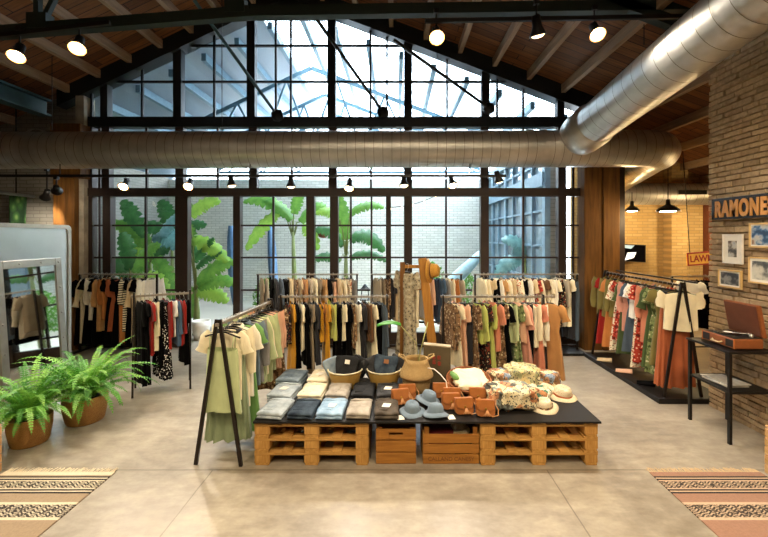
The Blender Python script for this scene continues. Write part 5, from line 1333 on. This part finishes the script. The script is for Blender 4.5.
# ================================================================ right side : pier, pictures, record player
def build_right():
    X = 4.25
    # the sign
    t = thing('wall_sign', 'black-framed wooden name sign with raised tan capitals on the brick pier', 'sign', (X, 5.33, 2.53))
    w = .93; h = .27
    m = MB(); m.box(-.03, 0, -w, 0, 0, h); m.build('backboard', M['black'], t)
    m = MB(); z = .012
    for a, b, c, d in ((-w, 0, 0, z * 2), (-w, 0, h - z * 2, h), (-w, -w + .03, 0, h), (-.03, 0, 0, h)): m.box(-.042, -.0301, a, b, c, d)
    m.build('frame', M['black'], t)
    tm = text_mesh('RAMONES', .215, .006, .009, .88, 1.16)
    wd = max(v[0] for v in tm.v); k = (w - .1) / wd
    tm.xf(Matrix(((0, 0, -1, -.037), (-k, 0, 0, -.045), (0, 1.3, 0, .035), (0, 0, 0, 1))))
    tm.build('letters', plain('tan_lettering', '#c98f4c', .6), t)
    # pictures
    def pic(y1, y0, z0, z1, fm, label, art, matw):
        t = thing('framed_picture', label, 'picture', (X - .0, (y0 + y1) / 2, z0)); w = (y1 - y0) / 2; h = z1 - z0; f = .018
        for a, b, c, d in ((-w, w, 0, f), (-w, w, h - f, h), (-w, -w + f, f, h - f), (w - f, w, f, h - f)):
            m = MB(); m.box(-.028, -.002, a, b, c, d); m.build('frame_side', fm, t)
        m = MB(); m.box(-.018, -.004, -w + f, w - f, f, h - f); m.build('mount', M['white'], t)
        m = MB(); m.box(-.0195, -.0181, -w + f + matw, w - f - matw, f + matw, h - f - matw); m.build('print', art, t)
    def art(name, cols, sc, ax=(1, 1, 1)):
        t = NT(name); v = t.coord('Object'); n = t.node('ShaderNodeTexNoise'); t.link(t.mapping(v, ax), n.inputs['Vector']); n.inputs['Scale'].default_value = sc; n.inputs['Detail'].default_value = 3
        t.color(t.ramp(n.outputs['Fac'], [(.36 + .28 * i / (len(cols) - 1), c) for i, c in enumerate(cols)], 'B_SPLINE')); t.set('Roughness', .4); return t.m
    pine = plain('pale_pine_frame', '#dcb878', .5); wf = plain('white_frame', '#ece6da', .5)
    pic(5.18, 4.885, 1.965, 2.335, wf, 'white-framed picture with wide white mount, second below the sign at left', art('print_grey', ['#2f2a26', '#8a7c6c', '#d8d0c0', '#5f7a98'], 9), .065)
    pic(5.25, 4.90, 1.655, 1.885, pine, 'small pine-framed landscape picture in dark greys, lowest at left', art('print_dark', ['#1f1f22', '#4a4a4c', '#a8a49a', '#3a3834'], 8), .02)
    pic(4.79, 4.49, 2.175, 2.465, pine, 'pine-framed blue picture at the right, upper one', art('print_blue', ['#16304f', '#3f6f9c', '#d8d4c8', '#8a5f3c'], 8), .012)
    pic(4.80, 4.49, 1.755, 2.065, pine, 'pine-framed pale picture with a dark blot at the right, lower one', art('print_pale', ['#1f2a34', '#c9c4b4', '#d8d4c4', '#d8d4c4'], 6), .03)
    # the table for the record player
    t = thing('side_table', 'dark metal two-tier table against the brick pier', 'table', (3.94, 4.74, 0)); w, d, h = .235, .30, 1.03
    for sx in (-1, 1):
        for sy in (-1, 1):
            m = MB(); m.box(sx * w - .016, sx * w + .016, sy * d - .016, sy * d + .016, 0, h - .025); m.build('leg', M['black'], t)
    m = MB(); m.box(-w - .03, w + .03, -d - .03, d + .03, h - .025, h); m.build('top', M['black'], t, bevel=.003)
    m = MB(); m.box(-w - .01, w + .01, -d - .01, d + .01, .555, .58); m.build('shelf', M['black'], t, bevel=.003)
    for k, (dx, dy, rz, c, lab) in enumerate(((-.05, .02, .15, '#cfc8ba', 'lowest grey-white magazine on the shelf of the side table'), (-.06, .05, -.1, '#dcd8cc', 'middle magazine of the pile on the side table shelf'), (-.04, .0, .3, '#a8a49c', 'topmost grey magazine on the side table shelf'))):
        m = MB(); m.box(-.13, .13, -.18, .18, 0, .012); o = m.build('magazine', plain('magazine_%d' % k, c, .4, 0, .25, 14), None, bevel=.002); o.location = (3.92 + dx * .5, 4.72 + dy, .581 + k * .0125); o.rotation_euler = (0, 0, rz * .5); tag(o, lab, 'magazine', 'magazines on the side table shelf')
    # suitcase record player, open toward the aisle
    rp = thing('record_player', 'open tan suitcase record player on the dark side table', 'record player', (3.95, 4.71, h))
    tan = plain('tan_leatherette', '#8f522a', .55, 0, .12, 30); trim = plain('tan_leatherette_trim', '#b86a34', .5); dk = plain('lid_lining', '#6e3b20', .7)
    a, b = .165, .235
    m = MB(); m.box(-a, a, -b, b, .012, .125); m.build('case_body', tan, rp, bevel=.012)
    sg = plain('speaker_cloth', '#241a14', .9)
    for y in (-1, 1): m = MB(); m.box(-a - .003, -a + .002, min(y * b * .5, y * b * .94), max(y * b * .5, y * b * .94), .03, .108); m.build('speaker_grille', sg, rp)
    for y0, y1 in ((-b, -b + .012), (b - .012, b)): m = MB(); m.box(-a - .004, -a + .006, y0, y1, .012, .125); m.build('corner_trim', trim, rp)
    m = MB(); m.tube([(-a, -.07, .06), (-a - .03, -.055, .05), (-a - .03, .055, .05), (-a, .07, .06)], .009, 8); m.build('handle', plain('cream_handle', '#dcc69a', .5), rp, smooth=True)
    m = MB(); m.box(-a + .01, a - .01, -b + .01, b - .01, .1252, .13); m.build('deck', M['black'], rp)
    m = MB(); m.lathe([(.001, .131), (.13, .131), (.135, .136), (.13, .142), (.001, .142)], (0, .05, 0), n=40); pl = m.build('turntable_record', plain('vinyl', '#0b0b0d', .25), rp, smooth=False)
    m = MB(); m.lathe([(.001, .1425), (.045, .1425), (.045, .1432), (.001, .1435)], (0, .05, 0), n=24); m.build('record_label', M['white'], pl)
    m = MB(); m.tube([(.1, -.15, .13), (.1, -.15, .165), (.07, -.14, .165), (-.04, -.06, .155)], .007, 8); m.lathe([(.022, 0), (.022, .03), (.001, .03)], (.1, -.15, .13), n=14); m.build('tone_arm', M['silver'], rp, smooth=True)
    m = MB(); z0, z1 = .13, .50; th = .05
    xb, xt = a - .005, a - .075
    def pt(dx, y, u): return (xb + (xt - xb) * u + dx, y, z0 + (z1 - z0) * u)
    m.hexa([pt(0, -b, 0), pt(th, -b, 0), pt(th, b, 0), pt(0, b, 0), pt(0, -b, 1), pt(th, -b, 1), pt(th, b, 1), pt(0, b, 1)]); lid = m.build('lid', tan, rp, bevel=.01)
    m = MB(); m.hexa([pt(-.004, -b + .018, .05), pt(.002, -b + .018, .05), pt(.002, b - .018, .05), pt(-.004, b - .018, .05), pt(-.004, -b + .018, .95), pt(.002, -b + .018, .95), pt(.002, b - .018, .95), pt(-.004, b - .018, .95)]); m.build('lid_lining', dk, lid)
    # ---- side room: screen and red sign
    Y = 9.95; t = thing('wall_screen', 'black flat screen tilted on the warm brick wall of the side room', 'screen', P(631.5, 253, Y)); w = .31; h = .215
    m = MB(); m.box(-w, w, -.03, .03, -h, h); m.build('casing', M['black'], t, bevel=.006)
    m = MB(); m.box(-w + .015, w - .015, -.032, -.0301, -h + .015, h - .015); m.build('display', M['screen'], t)
    m = MB(); m.add([(-.16, -.033, -.2), (.04, -.033, -.12), (.1, -.033, .02), (-.1, -.033, .0)], [(0, 1, 2, 3)]); m.build('picture_light', emit('screen_white', '#e8e6e2', .9), t)
    m = MB(); m.add([(-.22, -.033, .12), (-.02, -.033, .1), (.06, -.033, .19), (-.2, -.033, .19)], [(0, 1, 2, 3)]); m.build('picture_light', emit('screen_blue', '#8aa4b8', .5), t)
    m = MB(); m.box(-.05, .05, .03, .15, -.05, .05); m.build('bracket', M['black'], t)
    t.rotation_euler = (R(-8), R(3), R(-14))
    Ys = 8.8; t = thing('hanging_sign', 'red-framed yellow sign with red capitals above the side room rack', 'sign', P(687.5, 266, Ys)); t.rotation_euler = (0, R(-4), R(0)); red = plain('red_frame_paint', '#8f1d16', .5)
    w, h = .86, .29
    m = MB(); m.box(0, w, 0, .02, .02, h - .02); m.build('board', plain('yellow_board', '#d9a94a', .7), t)
    m = MB()
    for a, b, c, d in ((0, w, 0, .03), (0, w, h - .03, h), (0, .03, 0, h), (w - .03, w, 0, h)): m.box(a, b, -.012, .0, c, d)
    m.build('frame', red, t)
    tm = text_mesh('LAWMEN', .2, .003, .004, .8); k = (w - .12) / max(v[0] for v in tm.v); tm.xf(Matrix(((k, 0, 0, .06), (0, 0, -1, -.004), (0, 1, 0, .08), (0, 0, 0, 1)))); tm.build('letters', red, t)
    for x in (.08, w - .08): m = MB(); m.tube([(x, .01, h), (x, .01, gz(t.location.x + x) + .3 - t.location.z)], .008, 6); m.build('hanger_rod', M['black'], t)

# ================================================================ rugs
def rug(x0, x1, y0, y1, label, tones, seed):
    t = thing('rug', label, 'rug', ((x0 + x1) / 2, y1, 0))
    nt = NT('rug_weave_%d' % seed); v = nt.coord('Object'); x, y, z = nt.sep(v)[:3]
    base, cream, dark, mid = tones
    d = nt.math('MULTIPLY', y, -1.0)                        # distance from the far end
    L = y1 - y0
    bands = [(0, base if seed == 2 else cream), (.05, base), (.07, dark), (.092, cream), (.108, dark), (.132, cream), (.147, mid), (.245, cream), (.26, dark), (.284, cream), (.30, dark), (.326, base), (.44, cream), (.47, mid), (.63, cream), (.66, base), (.86, dark), (.88, cream), (.90, mid), (1.05, cream), (1.08, base), (1.3, mid), (1.45, base)]
    col = nt.ramp(nt.math('DIVIDE', d, L), [(min(1, a / L), c) for a, c in bands], 'CONSTANT')
    # woven figures inside the mid bands
    mask = nt.ramp(nt.math('DIVIDE', d, L), [(min(1, a / L), '#ffffff' if c == mid and 0 < a else '#000000') for a, c in bands], 'CONSTANT')
    zz = nt.math('PINGPONG', nt.math('MULTIPLY', x, 26.0), 1.0)
    f = nt.math('GREATER_THAN', nt.math('FRACT', nt.math('ADD', nt.math('MULTIPLY', y, 34.0), zz)), .5)
    n = nt.math('GREATER_THAN', nt.noise(nt.mapping(v, (40, 40, 40)), 1.0, 2), .56)
    fig = nt.mix(nt.math('MAXIMUM', f, n), C(cream), C(dark))
    c2 = nt.mix(nt.math('MULTIPLY', nt.math('GREATER_THAN', nt.sep(mask)[0], .5), .85), col, fig)
    nt.color(nt.mix(.25, c2, nt.ramp(nt.noise(v, 60, 2), [(.3, '#555555'), (.7, '#aaaaaa')]), 'OVERLAY')); nt.set('Roughness', .95)
    w = nt.node('ShaderNodeTexWave'); nt.link(v, w.inputs['Vector']); w.inputs['Scale'].default_value = 60; nt.bump(w.outputs['Fac'], .4, .004)
    hw = (x1 - x0) / 2; m = MB(); NX, NY = 14, 40; rnd = random.Random(seed); rows = []
    for lay in (0, 1):
        for j in range(NY + 1):
            yy = -L * j / NY
            rows.append([(-hw + 2 * hw * i / NX, yy, .002 if lay == 0 else .010 + .002 * noise.noise(Vector((i * .5, yy * 3, seed)))) for i in range(NX + 1)])
    m.rings(rows[NY + 1:], closed=False)
    m.rings(rows[:NY + 1][::-1], closed=False)
    n1 = NX + 1
    for j in range(NY):                         # sides
        a, b = j * n1, (j + 1) * n1; off = (NY + 1) * n1
        A, B = off + (NY - j) * n1, off + (NY - j - 1) * n1
        m.f.append((a, b, B, A)); m.f.append((a + NX, A + NX, B + NX, b + NX))
    m.build('woven_body', nt.m, t)
    m = MB()
    for i in range(90):
        xx = -hw + 2 * hw * (i + .5) / 90; l = rnd.uniform(.05, .085); s = rnd.uniform(-.012, .012)
        m.tube([(xx, -.005, .008), (xx + s, l * .5, .009), (xx + s * 2, l, .005)], .0035, 4)
    m.build('fringe', plain('rug_fringe_%d' % seed, '#e2d2b2' if seed == 1 else '#cbb089', .9), t)
def build_rugs():
    rug(-3.82, -2.74, 1.9, 3.90, 'cream and black striped runner rug with tan bands, on the floor at lower left', ('#a58f74', '#d8cdb4', '#2c251f', '#6e6354'), 1)
    rug(2.47, 3.55, 1.9, 3.90, 'terracotta striped runner rug with black woven bands, on the floor at lower right', ('#a67e68', '#d0b89a', '#30261f', '#75624f'), 2)

# ================================================================ camera, sky, output
def finish():
    cam = bpy.data.cameras.new('camera'); o = bpy.data.objects.new('camera', cam); COL.objects.link(o)
    cam.sensor_width = 36; cam.lens = F / 768 * 36; cam.shift_x = (384 - CX) / 768; cam.shift_y = -(268.5 - HY) / 768
    cam.clip_end = 200; o.location = (0, 0, CH); o.rotation_euler = (PI / 2, 0, 0); S.camera = o
    w = bpy.data.worlds.new('overcast_sky'); S.world = w; w.use_nodes = True; nt = w.node_tree; bg = nt.nodes['Background']
    tc = nt.nodes.new('ShaderNodeTexCoord'); sp = nt.nodes.new('ShaderNodeSeparateXYZ'); nt.links.new(tc.outputs['Generated'], sp.inputs[0])
    r = nt.nodes.new('ShaderNodeValToRGB'); r.color_ramp.elements[0].color = (.80, .90, 1, 1); r.color_ramp.elements[1].color = (.86, .94, 1, 1); nt.links.new(sp.outputs[2], r.inputs[0]); nt.links.new(r.outputs[0], bg.inputs[0])
    bg.inputs[1].default_value = SKY
    v = S.view_settings; S.display_settings.display_device = 'sRGB'; v.view_transform = 'Standard'; v.look = 'None'; v.gamma = 1; v.use_curve_mapping = False; v.exposure = EXPO

SKY, EXPO = 12.0, 0.6
setup_mats()
build_shell(); build_window(); build_exterior(); build_ducts(); build_truss(); build_lights()
build_racks(); build_table(); build_valet(); build_left(); build_patio_things(); build_right(); build_rugs()
finish()
